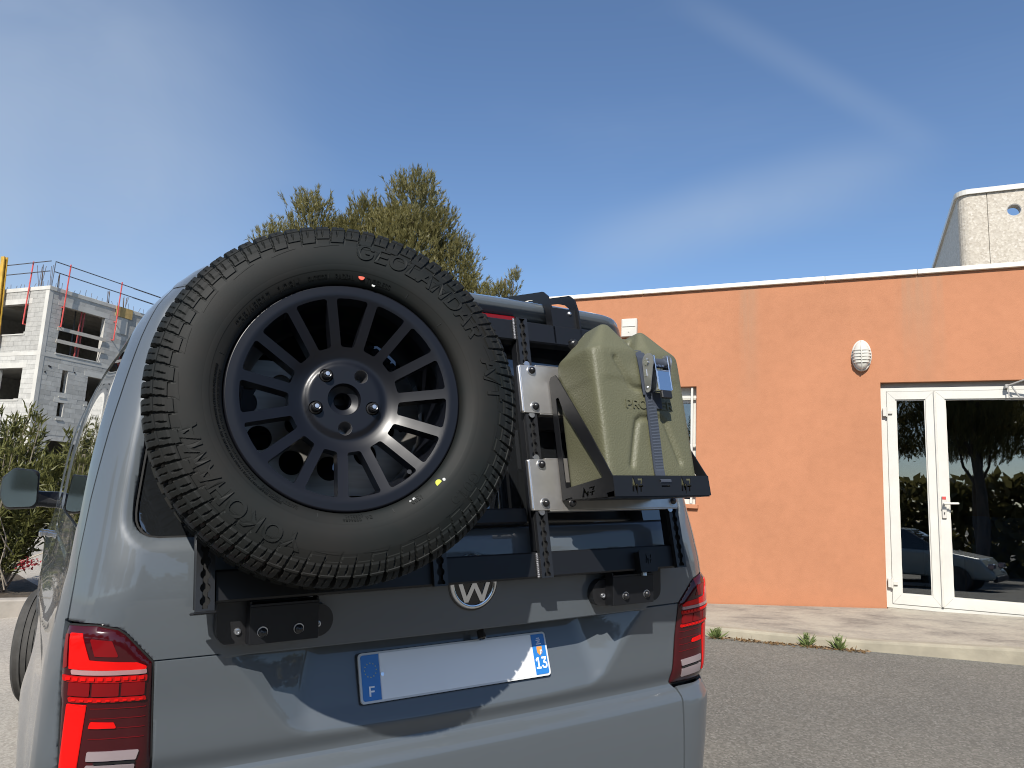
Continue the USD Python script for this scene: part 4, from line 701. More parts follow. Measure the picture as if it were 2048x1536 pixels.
# badge
ba = math.atan2(.006 + .004, .06); nb = SN(np.array([0.]), np.array([1.16]))[0]; ub = np.cross(nb, [1., 0, 0]); ub = ub if ub[2] > 0 else -ub
def onbadge(m): m = tm(m).copy(); v = m.vertices; m.vertices = np.stack([v[:, 0], 0 * v[:, 0], 0 * v[:, 0]], 1) + v[:, 1:2] * ub + v[:, 2:3] * nb + S0(np.array([0.]), np.array([1.159]))[0]; return m
bd = part(van, 'badge', onbadge(lathe([(0, .005), (.03, .0045), (.055, .003), (.068, .001), (.0685, -.01)], 48)), 'gloss_black', smooth=40)
part(bd, 'ring', onbadge(lathe([(.0535, .003), (.055, .0065), (.058, .008), (.062, .0072), (.0645, .004), (.0645, .0)], 64)), 'chrome', smooth=40)
V1 = LineString([(-.0255, .0475), (-.0035, .0035), (.0035, .0035), (.0255, .0475)]).buffer(.0055, cap_style='flat', join_style='mitre'); W1 = LineString([(-.0475, .0235), (-.0235, -.0415), (-.0195, -.0415), (-.0, -.0035), (.0195, -.0415), (.0235, -.0415), (.0475, .0235)]).buffer(.0052, cap_style='flat', join_style='mitre')
lg = unary_union([V1.intersection(sbox(-1, .003, 1, 1)), W1.intersection(sbox(-1, -1, 1, 1)).difference(sbox(-.012, -.002, .012, .02))]).intersection(Point(0, 0).buffer(.0545))
part(bd, 'letters', onbadge(ext(lg, .0036, .0075)), 'chrome')
# mirrors and handles
def mirror(sg):
    T = lambda P: np.array(P, float) * [sg, 1, 1]
    hs = hull_spheres([T((.985, 3.43, 1.237)), T((1.085, 3.405, 1.237)), T((1.108, 3.40, 1.29)), T((.985, 3.43, 1.395)), T((1.065, 3.41, 1.405)), T((1.10, 3.40, 1.37)), T((1.0, 3.50, 1.26)), T((1.08, 3.50, 1.26)), T((1.0, 3.50, 1.38)), T((1.07, 3.50, 1.38))], .032, 3)
    mm = part(van, 'mirror', hs, 'black_plastic', smooth=True)
    g = rnd(Polygon([(.962, 1.220), (1.105, 1.218), (1.130, 1.275), (1.128, 1.37), (1.088, 1.428), (.985, 1.424), (.962, 1.385)]), .035); g = affinity.scale(g, sg, 1, origin=(0, 0))
    gm = xz(ext(g, 0, .004)); v = gm.vertices; gm.vertices = v + np.stack([0 * v[:, 0], 3.394 - (np.abs(v[:, 0]) - .975) * .24 + v[:, 1] * 0, 0 * v[:, 0]], 1); part(mm, 'mirror_glass', gm, 'mirror_face')
    part(mm, 'mirror_arm', hull_spheres([T((.84, 3.50, 1.225)), T((.84, 3.56, 1.275)), T((.97, 3.46, 1.24)), T((.97, 3.47, 1.285))], .022, 2), 'gloss_black', smooth=True)
    for y in (3.0,):
        xx = SB(np.array([s_at_y(y, 1.10)]), np.array([1.10]))[0, 0]
        part(van, 'door_handle', tm([rbx(*sorted((sg * (xx + .020), sg * (xx + .036))), y - .11, y + .11, 1.085, 1.115, .005), rbx(*sorted((sg * (xx - .012), sg * (xx + .021))), y - .105, y - .08, 1.09, 1.11, .003), rbx(*sorted((sg * (xx - .012), sg * (xx + .021))), y + .08, y + .105, 1.09, 1.11, .003)]), 'chrome')
mirror(-1); mirror(1)
# road wheels
def tyre_simple(c, R=.345, w=.225, steer=0., sg=1):
    pr = [(.215, -w * .42), (.25, -w * .5), (.29, -w * .5), (R - .02, -w * .47), (R - .004, -w * .40), (R, -w * .3)]
    for q in (-.21, -.06, .06, .21): pr += [(R, w * q - .006), (R - .008, w * q - .005), (R - .008, w * q + .005), (R, w * q + .006)]
    pr += [(R, w * .3), (R - .004, w * .40), (R - .02, w * .47), (.29, w * .5), (.25, w * .5), (.215, w * .42)]
    m = lathe(pr, 120); r_ = np.hypot(m.vertices[:, 0], m.vertices[:, 1]); a = np.arctan2(m.vertices[:, 1], m.vertices[:, 0]); cut = ((a * 60 / PI + np.abs(m.vertices[:, 2]) * 60) % 1 < .3) & (np.abs(m.vertices[:, 2]) > w * .24) & (r_ > R - .03); m.vertices[cut, :2] *= ((r_[cut] - .007) / r_[cut])[:, None]
    ax = np.array([math.cos(steer), math.sin(steer), 0]); y_ = np.array([0, 0, 1.]); x_ = np.cross(y_, ax); B = np.stack([x_, y_, ax]); put = lambda q: trimesh.Trimesh(q.vertices @ B + np.array(c), q.faces, process=False)
    wh = part(van, 'wheel', put(m), 'rubber', smooth=30)
    hub = lathe([(0, .06), (.05, .06), (.06, .05), (.19, .065), (.205, .085), (.218, .095), (.22, -.09), (.2, -.09), (0, -.05)], 40); hub.vertices[:, 2] *= sg; part(wh, 'rim', put(hub), 'alloy_grey', smooth=35)
for sg in (-1, 1):
    tyre_simple((sg * .80, .955, .345), sg=sg); tyre_simple((sg * .835, 3.955, .345), steer=math.radians(-17), sg=sg)
    arch = [(cyl((sg * .58, yc, zc), (sg * .90, yc, zc), .41, 40, cap=False)) for yc, zc in ARCH]; part(van, 'wheel_well', arch, 'shadow_gap')
# ================================================================ rack, spare wheel, carrier, can: materials
surf('black_steel', (.0075, .008, .0095), .42, bump=.12, bscale=300, bdist=.0008, spec=.35)
surf('rail_black', (.014, .0145, .016), .34, spec=.5)
surf('weld_bead', (.16, .16, .17), .35, metal=.6, bump=.8, bscale=400, bdist=.002)
surf('stainless', (.58, .56, .53), .38, metal=.85, var=.12, vscale=12, bump=.06, bscale=120, bdist=.0006)
surf('stainless_edge', (.6, .58, .56), .25, metal=.95, stretch=(40, 40, 2), var=.15, vscale=6)
surf('zinc', (.55, .56, .58), .28, metal=.9, var=.1, vscale=40)
surf('bolt_black', (.012, .012, .013), .28, spec=.6)
surf('tyre_rubber', (.0070, .0090, .0087), .62, dark=(.0125, .0118, .0105), vscale=5, bump=.12, bscale=260, bdist=.0006, spec=.19)
surf('tyre_letter', (.0095, .0115, .0112), .7, spec=.5)
surf('tyre_print', (.09, .09, .09), .7)
surf('rim_black', (.0055, .006, .0085), .31, spec=.30)
surf('barrel_black', (.010, .0105, .012), .33, spec=.5)
surf('can_green', (.098, .097, .056), .52, var=.05, vscale=5, bump=.8, bscale=210, bdist=.0016, spec=.45, bdetail=2)
surf('webbing', (.040, .048, .066), .75, spec=.3)
surf('webbing_rib', (.062, .074, .098), .7, spec=.3)
surf('tag_yellow', (.62, .66, .10), .5)
surf('tag_red', (.62, .09, .05), .5)
surf('tag_white', (.6, .6, .58), .5)
surf('brushed_plate', (.34, .325, .30), .42, metal=.7, var=.25, vscale=3, stretch=(1, 1, 14))
surf('chrome_handle', (.72, .74, .78), .12, metal=1.)
def kx(m):
    """mesh drawn in (a across, b up the rack, c outward) -> rack frame"""
    m = tm(m).copy(); v = m.vertices; m.vertices = np.stack([v[:, 0], -v[:, 2], v[:, 1]], 1); return m
def kb(a0, a1, b0, b1, c0, c1, r=.0): return kx(bx(a0, a1, b0, b1, c0, c1) if not r else rbx(a0, a1, b0, b1, c0, c1, r))
def dome(a, b, c, r, h): return kx(lathe_to([(0, h), (r * .4, h * .93), (r * .75, h * .68), (r * .95, h * .3), (r, 0), (0, 0)], (a, b, c), (0, 0, 1), 20))
def disc(a, b, c, r, t): return kx(lathe_to([(0, t), (r - .0006, t), (r, t - .0006), (r, 0), (0, 0)], (a, b, c), (0, 0, 1), 24))
rk = thing('tailgate_rack', 'black steel rack of two beams and slotted rails bolted over the tailgate', 'rack', K_, (0, 0, .34))
part(rk, 'beam', kb(-.606, .642, .0, .063, -.042, 0, .004), 'black_steel', smooth=30)
part(rk, 'beam', kb(-.642, .515, .628, .688, -.042, 0, .004), 'black_steel', smooth=30)
part(rk, 'cross_strut', kb(-.604, .150, .137, .176, -.055, -.014, .004), 'black_steel', smooth=30)
RA = (-.642, -.136, .157, .607)
for i, a in enumerate(RA):
    w = .035; bt = -.014 if i == 0 else -.002; tp = .575 if i == 3 else .69
    slot = unary_union([sbox(a + w / 2 - .0052, -.02, a + w / 2 + .0052, .72)] + [Point(a + w / 2, .004 + .0254 * k).buffer(.0098, 6) for k in range(28)])
    u = part(rk, 'upright', kb(a + .002, a + w - .002, .0635 if i else -.010, min(.6275, tp), -.03, -.0005, .002), 'black_steel')
    part(u, 'slotted_rail', kx(ext(sbox(a, bt, a + w, tp).difference(slot.intersection(sbox(a - 1, bt + .004, a + 1, tp - .002))), .003, .0135)), 'rail_black', smooth=25)
    part(u, 'rail_floor', kb(a + .001, a + w - .001, bt + .001, tp - .001, .0003, .003), 'shadow_gap')
    if i == 0: part(rk, 'end_cap', kb(a - .004, a + .040, -.020, -.0145, -.03, .016, .002), 'black_steel')
    if i == 2:
        for b0 in (.002, .632): part(u, 'weld_bead', kx(tm([hull_spheres([(a - .003, b0 + .0045 * k, .003)], .0042, 1) for k in range(13)])), 'weld_bead', smooth=True)
for b0, b1 in ((.164, .296), (.420, .552)):
    p = part(rk, 'steel_plate', kb(.150, .640, b0, b1, .0145, .0180, .0012), 'stainless')
    part(p, 'rolled_edge', kx(tm([hull_spheres([(.1515, b0 + .006, .0105), (.1515, b1 - .006, .0105)], .0072, 2)])), 'stainless_edge', smooth=True)
    part(p, 'folded_lip', kb(.20, .638, b0 - .0035, b0, -.006, .0178, .001), 'stainless'); part(p, 'folded_lip', kb(.20, .638, b1, b1 + .0035, -.006, .0178, .001), 'stainless')
    for a in (.186, .622):
        for b in (b0 + .018, b1 - .014):
            part(p, 'washer', disc(a, b, .018, .0135, .0022), 'zinc', smooth=35); part(p, 'bolt', tm([dome(a, b, .0202, .0102, .0105)]), 'bolt_black', smooth=40)
        for b in (b0, b1): part(p, 'clamp_tongue', kx(ext(Point(a - .011, b + (.004 if b == b1 else -.004)).buffer(.0085), .0138, .0160)), 'zinc')
# stencil emblem of the rack maker: an N followed by a split figure
def emblem(h):
    s = h; N = LineString([(0, 0), (.16 * s, .92 * s), (.40 * s, .08 * s), (.50 * s, .62 * s)]).buffer(.085 * s, cap_style='flat', join_style='mitre')
    f = unary_union([LineString([(.62 * s, .98 * s), (1.05 * s, .98 * s), (.92 * s, .60 * s)]).buffer(.075 * s, cap_style='flat', join_style='mitre'), LineString([(.60 * s, .40 * s), (1.08 * s, .44 * s)]).buffer(.07 * s, cap_style='flat'), LineString([(.88 * s, .46 * s), (.80 * s, -.02 * s)]).buffer(.075 * s, cap_style='flat')])
    return unary_union([N, f])
tagp_ = rrect(.468, -.006, .528, .050, .007).difference(affinity.translate(affinity.scale(emblem(.020), .9, 1, origin=(0, 0)), .489, .016))
t_ = part(rk, 'emblem_plate', kx(ext(tagp_, .019, .0225)), 'black_steel'); part(t_, 'plate_spacer', kb(.468, .476, -.006, .046, .0, .019), 'black_steel'); part(t_, 'plate_lip', kb(.470, .526, -.0075, -.0035, -.04, .022), 'black_steel'); part(t_, 'bolt', kx(cyl((.50, -.0075, -.006), (.50, -.016, -.006), .008, 12)), 'zinc')
# hooks over the roof edge
hk = rnd(Polygon([(0, .63), (.0, .70), (-.002, .745), (-.012, .782), (-.034, .804), (-.065, .814), (-.12, .832), (-.25, .875), (-.25, .853), (-.10, .805), (-.058, .783), (-.041, .766), (-.030, .74), (-.03, .70), (-.042, .63)]), .004)
def hook(a): m = ext(hk, 0, .006); v = m.vertices; return kx(tm((np.stack([v[:, 2] + a, v[:, 1], v[:, 0]], 1), m.faces)))
for a in (.288, .382, -.294, -.388): part(rk, 'roof_hook', hook(a), 'black_steel')
for s in (1, -1): part(rk, 'hook_plate', kb(*sorted((s * .2945, s * .3815)), .690, .748, -.016, -.012), 'black_steel'); part(rk, 'hook_bolt', dome(s * .36, .735, -.012, .007, .006), 'zinc')
# wheel carrier plate with round holes, and its boss
WA, WB = -.392, .43
hp_ = rrect(-.60, .205, -.148, .505, .02).difference(unary_union([Point(WA + .165 * math.cos(q), WB + .165 * math.sin(q)).buffer(.027) for q in np.radians([-172, -143, -113, -84, -52, -25, 5, 30, 175])] + [Point(WA + .088 * math.cos(q), WB + .088 * math.sin(q)).buffer(.022) for q in np.radians([165, 230, 290, 10])] + [Point(-.56, .36).buffer(.006), Point(-.20, .36).buffer(.006)]))
part(rk, 'hole_plate', kx(ext(hp_.intersection(sbox(-1, .2, 1, .6)), .012, .016)), 'brushed_plate')
part(rk, 'wheel_boss', kx(lathe_to([(.0, .0), (.075, .0), (.075, .10), (.055, .125), (.022, .13), (.022, .06), (0, .06)], (WA, WB, .016), (0, 0, 1), 40)), 'black_steel', smooth=35)
part(rk, 'wheel_arm', kb(-.606, -.10, .38, .44, -.03, .0115, .004), 'black_steel')
# pads on the paint with their brackets (drawn in the van's frame)
Kinv = np.linalg.inv(np.linalg.inv(V_) @ K_)
def vk(m): m = tm(m).copy(); m.apply_transform(Kinv); return m
for s in (-1, 1):
    X = lambda a, b: tuple(sorted((s * a, s * b)))
    po = unary_union([rrect(-.592, 1.072, -.43, 1.185, .03), rrect(-.50, 1.072, -.352, 1.140, .033)]); po = po if s < 0 else affinity.scale(po, -1, 1, origin=(0, 0))
    pm = xz(ext(po, .048, .078)); zz = pm.vertices[:, 2]; pd = part(rk, 'rubber_pad', vk(pm), 'black_plastic', smooth=30)
    b_ = part(rk, 'pad_bracket', vk(tm([rbx(*X(-.535, -.394), -.112, -.108, 1.076, 1.150, .001), bx(*X(-.535, -.531), -.108, -.078, 1.076, 1.16), bx(*X(-.398, -.394), -.108, -.078, 1.076, 1.16), bx(*X(-.535, -.394), -.112, -.07, 1.150, 1.1545)])), 'black_steel')
    for x in (-.509, -.436):
        part(b_, 'washer', vk(lathe_to([(0, .0018), (.0105, .0018), (.011, 0), (0, 0)], (s * x, -.112, 1.100), (0, -1, 0), 24)), 'zinc', smooth=35); part(b_, 'bolt', vk(lathe_to([(0, .009), (.004, .0085), (.0075, .006), (.0092, .0018), (.0092, 0), (0, 0)], (s * x, -.1135, 1.099), (0, -1, 0), 20)), 'bolt_black', smooth=40)
    for x in (-.551, -.386): part(pd, 'screw', vk(lathe_to([(0, .002), (.003, .002), (.0035, .005), (.0062, .0045), (.007, 0), (0, 0)], (s * x, -.078, 1.099), (0, -1, 0), 14)), 'zinc', smooth=30)
# ================================================================ spare wheel
sw = thing('spare_wheel', 'mounted spare wheel, chunky all-terrain tyre on a black multi-spoke rim, hung on the tailgate rack', 'spare wheel', S_, (0, 0, -.10))
NP, SUBT = 70, 18
half = [(.2330, -.016), (.2336, -.004), (.2350, .004), (.2385, .0095), (.2445, .0135), (.255, .019), (.2565, .0186), (.2575, .0205), (.268, .0225), (.2685, .0220), (.2692, .0228), (.280, .0240), (.292, .0240), (.304, .0228), (.310, .0216), (.3152, .0200), (.3160, .0197), (.3200, .0183), (.3245, .0167), (.3252, .0164), (.3285, .0150), (.3325, .0134), (.338, .0108), (.3425, .0082), (.3465, .0058), (.3472, .0053), (.3500, .0035), (.3507, .0030), (.3545, -.0004), (.3580, -.0045), (.3610, -.0090), (.3632, -.0140), (.3645, -.0200), (.3655, -.027), (.366, -.034)]
# outward offset w is measured from the rim face; the tyre's centre plane lies .100 behind it
CW = -.100
tread = [(.3665, w) for w in (-.040, -.0445, -.0455, -.0475, -.051, -.0545, -.0565, -.0575, -.064, -.070, -.0705, -.0725, -.0745, -.075, -.082, -.088, -.0885, -.0905, -.0925, -.093, -.100)]
prof = half + tread; prof = prof + [(r, 2 * CW - w) for r, w in prof[::-1][1:]]
P_ = np.array(prof); nt = NP * SUBT; tht = np.arange(nt) / nt * 2 * PI; f = (np.arange(nt) % SUBT) / SUBT; kk = np.arange(nt) // SUBT
rr, ww = P_[:, 0], P_[:, 1]; wd = np.abs(ww - CW)          # distance from the centre plane
R2, W2, F2, K2 = np.broadcast_to(rr, (nt, len(rr))), np.broadcast_to(wd, (nt, len(rr))), f[:, None] + 0 * rr, kk[:, None] + 0 * rr.astype(int)
h = np.zeros((nt, len(rr)))
even = (K2 % 2 == 0); inner = np.where(even, .3158, .3250); lugzone = (R2 >= .315) & (W2 > .055); fw = (F2 + (R2 - .345) * 9 + .35) % 1
lug = lugzone & (R2 >= inner); gapw = np.where(R2 > .352, .26, np.where(R2 > .335, .15, .10)); groove = lugzone & (fw < gapw)
h[lug] = np.where(R2 < .330, .0026, .0040)[lug]; h[groove] = np.where(R2 > .352, -.0095, -.0006)[groove]; h[lugzone & (np.abs(R2 - .3487) < .0018) & ~groove] = .0055
sipe = lug & (fw > .58) & (fw < .68) & (R2 > .329) & (R2 < .3465); h[sipe] = .0005
sip2 = lug & (fw > .60) & (fw < .66) & (R2 > .352) & (W2 > .08); h[sip2] = .001
tz = (W2 <= .066) & (R2 > .36)
f3 = (F2 + W2 * 9) % 1; h[tz & (W2 > .0575 - .003) & (f3 < .26)] = -.009
h[tz & (W2 > .0440) & (W2 < .0560)] = -.009; h[tz & (W2 > .0245) & (W2 < .0305)] = -.008; h[tz & (W2 > .0065) & (W2 < .0120)] = -.008
f4 = (F2 + .5 + W2 * 6) % 1; h[tz & (W2 <= .044) & (f4 < .2)] = -.006; h[tz & (W2 <= .044) & (f4 > .55) & (f4 < .62)] = -.003
dp = np.gradient(P_, axis=0); nn = np.stack([-dp[:, 1], dp[:, 0]], 1); nn /= np.linalg.norm(nn, axis=1)[:, None]; nn *= np.sign((nn * np.stack([rr - .30, ww - CW], 1)).sum(1))[:, None]
Rm, Wm = R2 + h * nn[None, :, 0], ww[None] + h * nn[None, :, 1]
v = np.stack([Rm * np.cos(tht)[:, None], Rm * np.sin(tht)[:, None], Wm], -1).reshape(-1, 3); m = len(rr); i = np.arange(nt)[:, None]; k = np.arange(m - 1)[None]; a = i * m + k; b = ((i + 1) % nt) * m + k
q4 = np.stack([a, b, b + 1, a + 1], -1)[..., ::-1]; ns = int(np.argmax(P_[:, 0] > .3148)); side_q = q4[:, :ns - 1].reshape(-1, 4); rest = q4[:, ns - 1:].reshape(-1, 4)
tyre_m = trimesh.util.concatenate([tm((v, side_q)), tm((v[rest].reshape(-1, 3), np.arange(rest.size).reshape(-1, 4)))])     # smooth sidewall, hard-edged tread
ty = part(sw, 'tyre', tyre_m, 'tyre_rubber', smooth=True)
pw = PchipInterpolator([p[0] for p in half[:21]], [p[1] for p in half[:21]])
def arc_text(txt, h, rc, a0, a1, outline=.0, raise_=.0011, mat='tyre_rubber', nm='raised_lettering', bold=False, slant=0., tops_out=True, depth=.002):
    """letters bent along the sidewall, clockwise from angle a0 to a1 (degrees), capitals h tall centred on radius rc"""
    g = text_shape(txt, h, bold); x0, y0, x1, y1 = g.bounds
    if outline: g = g.difference(g.buffer(-outline, join_style='mitre'))
    if slant: g = affinity.affine_transform(g, [1, slant, 0, 1, 0, 0])
    g = g.segmentize(h * .25) if hasattr(g, 'segmentize') else shapely.segmentize(g, h * .25)
    mm = ext(g, 0, 1); v = mm.vertices; r_ = rc + (v[:, 1] - (y0 + y1) / 2); A = np.radians(a0 + (a1 - a0) * (v[:, 0] - x0) / (x1 - x0))
    mm.vertices = np.stack([r_ * np.cos(A), r_ * np.sin(A), pw(r_) - .0008 + v[:, 2] * (raise_ + .0008)], 1); return part(ty, nm, mm, mat)
arc_text('GEOLANDAR', .034, .3010, 88, 27, outline=.0048, raise_=.0024, bold=True, slant=.12)
arc_text('A/T', .032, .3020, 17, -1, outline=.0044, raise_=.0024, bold=True)
arc_text('YOKOHAMA', .032, .3010, -107, -166, outline=.0048, raise_=.0024, bold=True)
arc_text('G015', .024, .3000, -32, -47, raise_=.0006, bold=True)
arc_text('235/65R17', .013, .2440, 150, 129, outline=.0016); arc_text('108H', .013, .2440, 125, 114, outline=.0016)
arc_text('RADIAL', .0085, .2445, 97, 88); arc_text('TUBELESS', .0085, .2445, 82, 70); arc_text('OUTSIDE', .0065, .2450, 110, 101)
arc_text('SAFETY WARNING', .0072, .2425, -113, -131); arc_text('SERIOUS INJURY MAY RESULT FROM TYRE FAILURE DUE TO UNDERINFLATION OR OVERLOADING', .0042, .2480, -120, -190); arc_text('FOLLOW OWNERS MANUAL OR TYRE PLACARD IN VEHICLE', .0042, .2410, -135, -188)
arc_text('4320', .010, .2460, -55, -61, outline=.0014); arc_text('E4', .0065, .2450, -80, -83); arc_text('0286454', .0055, .2475, -85, -93); arc_text('0282171', .0055, .2405, -84, -92)
for k in range(22):                                                   # moulded wedge marks round the shoulder of the sidewall
    q0 = math.radians(360 / 22 * k + 6); g = Polygon([(0, 0), (.052, .004), (.052, .0045), (.006, .0078)]); g = shapely.segmentize(g, .006); mm = ext(g, 0, 1); vv = mm.vertices; r0 = .3055 + vv[:, 1]; A = q0 - vv[:, 0] / .305
    mm.vertices = np.stack([r0 * np.cos(A), r0 * np.sin(A), pw(r0) - .0006 + vv[:, 2] * .0013], 1); part(ty, 'wedge_mark', mm, 'tyre_rubber')
def spot(nm, a, r_, rad, mat, sxx=1.):
    q = math.radians(a); c = np.array([r_ * math.cos(q), r_ * math.sin(q), float(pw(r_))]); part(ty, nm, lathe_to([(0, .0006), (rad, .0005), (rad, -.002)], c, (0.08 * math.cos(q), .08 * math.sin(q), 1), 20), mat)
spot('red_dot', 84.5, .2475, .0062, 'tag_red'); spot('yellow_dot', -45.3, .2500, .0068, 'tag_yellow'); spot('white_mark', 78, .2390, .0035, 'tag_white'); spot('white_mark', -42.5, .2530, .003, 'tag_white'); spot('white_mark', -59, .2440, .003, 'tag_white'); spot('white_mark', -61, .2440, .002, 'tag_white')
for a in (100, 61, 40, -70, -104, 165, -160): part(ty, 'mould_line', tube([((r_) * math.cos(math.radians(a)), r_ * math.sin(math.radians(a)), float(pw(r_)) + .0002) for r_ in (.234, .242, .250)], .0005, 4), 'tyre_letter')
# ---- rim: one face with fifteen windows, barrel behind
NS = 15
def window(k):
    q = math.radians(87.5 + 24 * k); o = .2035; sp = lambda r_: math.asin(.0100 / r_) if r_ > .15 else PI / 15 - math.asin(.0130 / r_)
    ha = PI / 15; pts = [(o, t) for t in np.linspace(-(ha - sp(o)), ha - sp(o), 7)] + [(.1105, ha - sp(.1105)), (.1105, -(ha - sp(.1105)))]
    g = Polygon([(r_ * math.cos(q + t), r_ * math.sin(q + t)) for r_, t in pts]).buffer(0); inner_ = g.buffer(-.0055, 5).buffer(.0055, 5); return inner_
fr_ = PchipInterpolator([0, .0345, .036, .070, .0745, .079, .084, .095, .12, .16, .195, .206, .212, .228, .2305, .2325], [-.0395, -.0395, -.0395, -.0395, -.0402, -.0430, -.0442, -.0415, -.0305, -.0165, -.0050, -.0015, 0, 0, -.0008, -.0045])
NQ = [math.radians(-88.6 + 72 * k) for k in range(5)]
face = Point(0, 0).buffer(.2268, 64).difference(unary_union([window(k) for k in range(NS)] + [Point(0, 0).buffer(.0335, 16)] + [Point(.06 * math.cos(q), .06 * math.sin(q)).buffer(.0145, 10) for q in NQ]))
g1 = np.round(np.arange(-.234, .2341, .0045), 5); face = face.simplify(.0002); face = shapely.segmentize(face, .005); V2, F = grid_poly(face, g1, g1); r_ = np.hypot(V2[:, 0], V2[:, 1])
# rounded window edges
edge = shapely.distance(shapely.points(V2), unary_union([window(k) for k in range(NS)])); zf = fr_(r_)
Pf = np.stack([V2[:, 0], V2[:, 1], zf], 1); dr = (fr_(r_ + .001) - fr_(np.clip(r_ - .001, 0, None))) / .002; Nf = np.stack([-dr * V2[:, 0] / np.maximum(r_, 1e-6) * .0, 0 * r_, 1 + 0 * r_], 1)
rim = part(sw, 'rim', skin(V2, F, Pf, Nf, .040), 'rim_black', smooth=28)
part(rim, 'barrel', lathe([(.2262, -.0002), (.2278, .0001), (.2292, -.0003), (.2306, -.0013), (.2317, -.0030), (.2323, -.0055), (.2325, -.014), (.222, -.020), (.214, -.030), (.2115, -.050), (.205, -.085), (.200, -.12), (.203, -.185), (.226, -.197), (.226, -.2), (.199, -.19), (.192, -.15), (.193, -.12), (.197, -.085), (.2035, -.048), (.2045, -.024)], 160), 'rim_black', smooth=35)
part(rim, 'bore', lathe([(.0335, -.0405), (.032, -.044), (.0315, -.056), (.0185, -.060), (.0165, -.064), (.0165, -.12), (0, -.12)], 40), 'rim_black', smooth=35)
for k, q in enumerate(NQ):
    c = np.array([.06 * math.cos(q), .06 * math.sin(q), 0]); put = lambda pr, n=24: lathe_to(pr, c, (0, 0, 1), n)
    part(rim, 'bolt_seat', put([(.0147, -.0402), (.0138, -.0412), (.0130, -.052), (.0085, -.060), (.0085, -.085), (0, -.085)]), 'alloy_grey' if k in (0, 2) else 'rim_black', smooth=30)
    if k in (1, 3, 4):
        nut = [(.0, -.0225), (.0045, -.0230), (.0052, -.0250), (.0075, -.0240), (.0098, -.0275), (.0100, -.0400), (.0125, -.0420), (.0125, -.06)]; part(rim, 'wheel_bolt', put(nut, 6) if False else put(nut, 18), 'bolt_black', smooth=30); part(rim, 'bolt_tip', put([(0, -.0222), (.0042, -.0224), (.0044, -.0232)]), 'zinc')
q = math.radians(-50); part(rim, 'valve', tube([(.203 * math.cos(q), .203 * math.sin(q), -.062), (.199 * math.cos(q), .199 * math.sin(q), -.040), (.196 * math.cos(q), .196 * math.sin(q), -.018)], [.0062, .0055, .0048], 10), 'black_plastic', smooth=35)
for a0, w_ in ((-27, 8), (-22, 3), (-5, 12), (14, 12), (-33, 6)): 
    A = np.radians(np.linspace(a0 - w_ / 2, a0 + w_ / 2, 5)); vv = np.array([[.1925 * math.cos(t), .1925 * math.sin(t), z] for t in A for z in (-.135, -.16)]); part(rim, 'balance_weight', tm([tm((vv * [.985, .985, 1], np.array([[2 * j, 2 * j + 1, 2 * j + 3, 2 * j + 2] for j in range(4)])))]), 'zinc')
# ================================================================ can carrier
AL, AR, CF = .237, .550, .237
ct = thing('can_carrier', 'black steel tray with triangular side frames and cut-out emblems, holding the green can', 'carrier', K_, ((AL + AR) / 2, -.12, .17))
def fb(c): return .190 - (c - .02) * .125                # floor height, level-ish under the leaning rack
fp2 = sbox(AL, .1625, AR, .2125).difference(unary_union([affinity.translate(emblem(.030), .294, .1735), affinity.translate(emblem(.030), .453, .1735), sbox(.386, .1955, .414, .2000), sbox(.386, .1845, .414, .1880)]))
part(ct, 'front_plate', kx(ext(fp2, CF - .003, CF)), 'black_steel')
sp_ = Polygon([(.022, .188), (.022, .508), (.030, .518), (.052, .518), (.062, .506), (.171, .329), (CF - .003, .214), (CF - .003, .1625)])
hol = rnd(Polygon([(.043, .455), (.056, .455), (.070, .415), (.203, .2145), (.043, .2145)]), .005)
sp_ = sp_.difference(unary_union([hol, sbox(.036, .17, .066, .1885), sbox(.205, .15, .26, .176), affinity.translate(affinity.scale(emblem(.024), 1.9, .8, origin=(0, 0)), .112, .1800)]))
def sidep(a): m = ext(sp_, 0, .003); v = m.vertices; return kx(tm((np.stack([v[:, 2] + a, v[:, 1], v[:, 0]], 1), m.faces[:, ::-1])))
part(ct, 'side_frame', sidep(AL), 'black_steel'); part(ct, 'side_frame', sidep(AR - .003), 'black_steel')
v = np.array([[a, b, c] for a in (AL + .003, AR - .003) for c in (.022, CF - .003) for b in (fb(c) - .0035, fb(c) - .0005)]); part(ct, 'floor', kx(mf.Manifold.hull_points(v)), 'black_steel')
part(ct, 'back_rail', kb(AL + .003, AR - .003, .1885, .235, .0185, .0218), 'black_steel'); part(ct, 'back_rail', kb(AL + .003, AR - .003, .46, .51, .0185, .0218), 'black_steel')
part(ct, 'foot_bolt', dome(AL + .01, .176, .05, .010, .012), 'bolt_black', smooth=40)
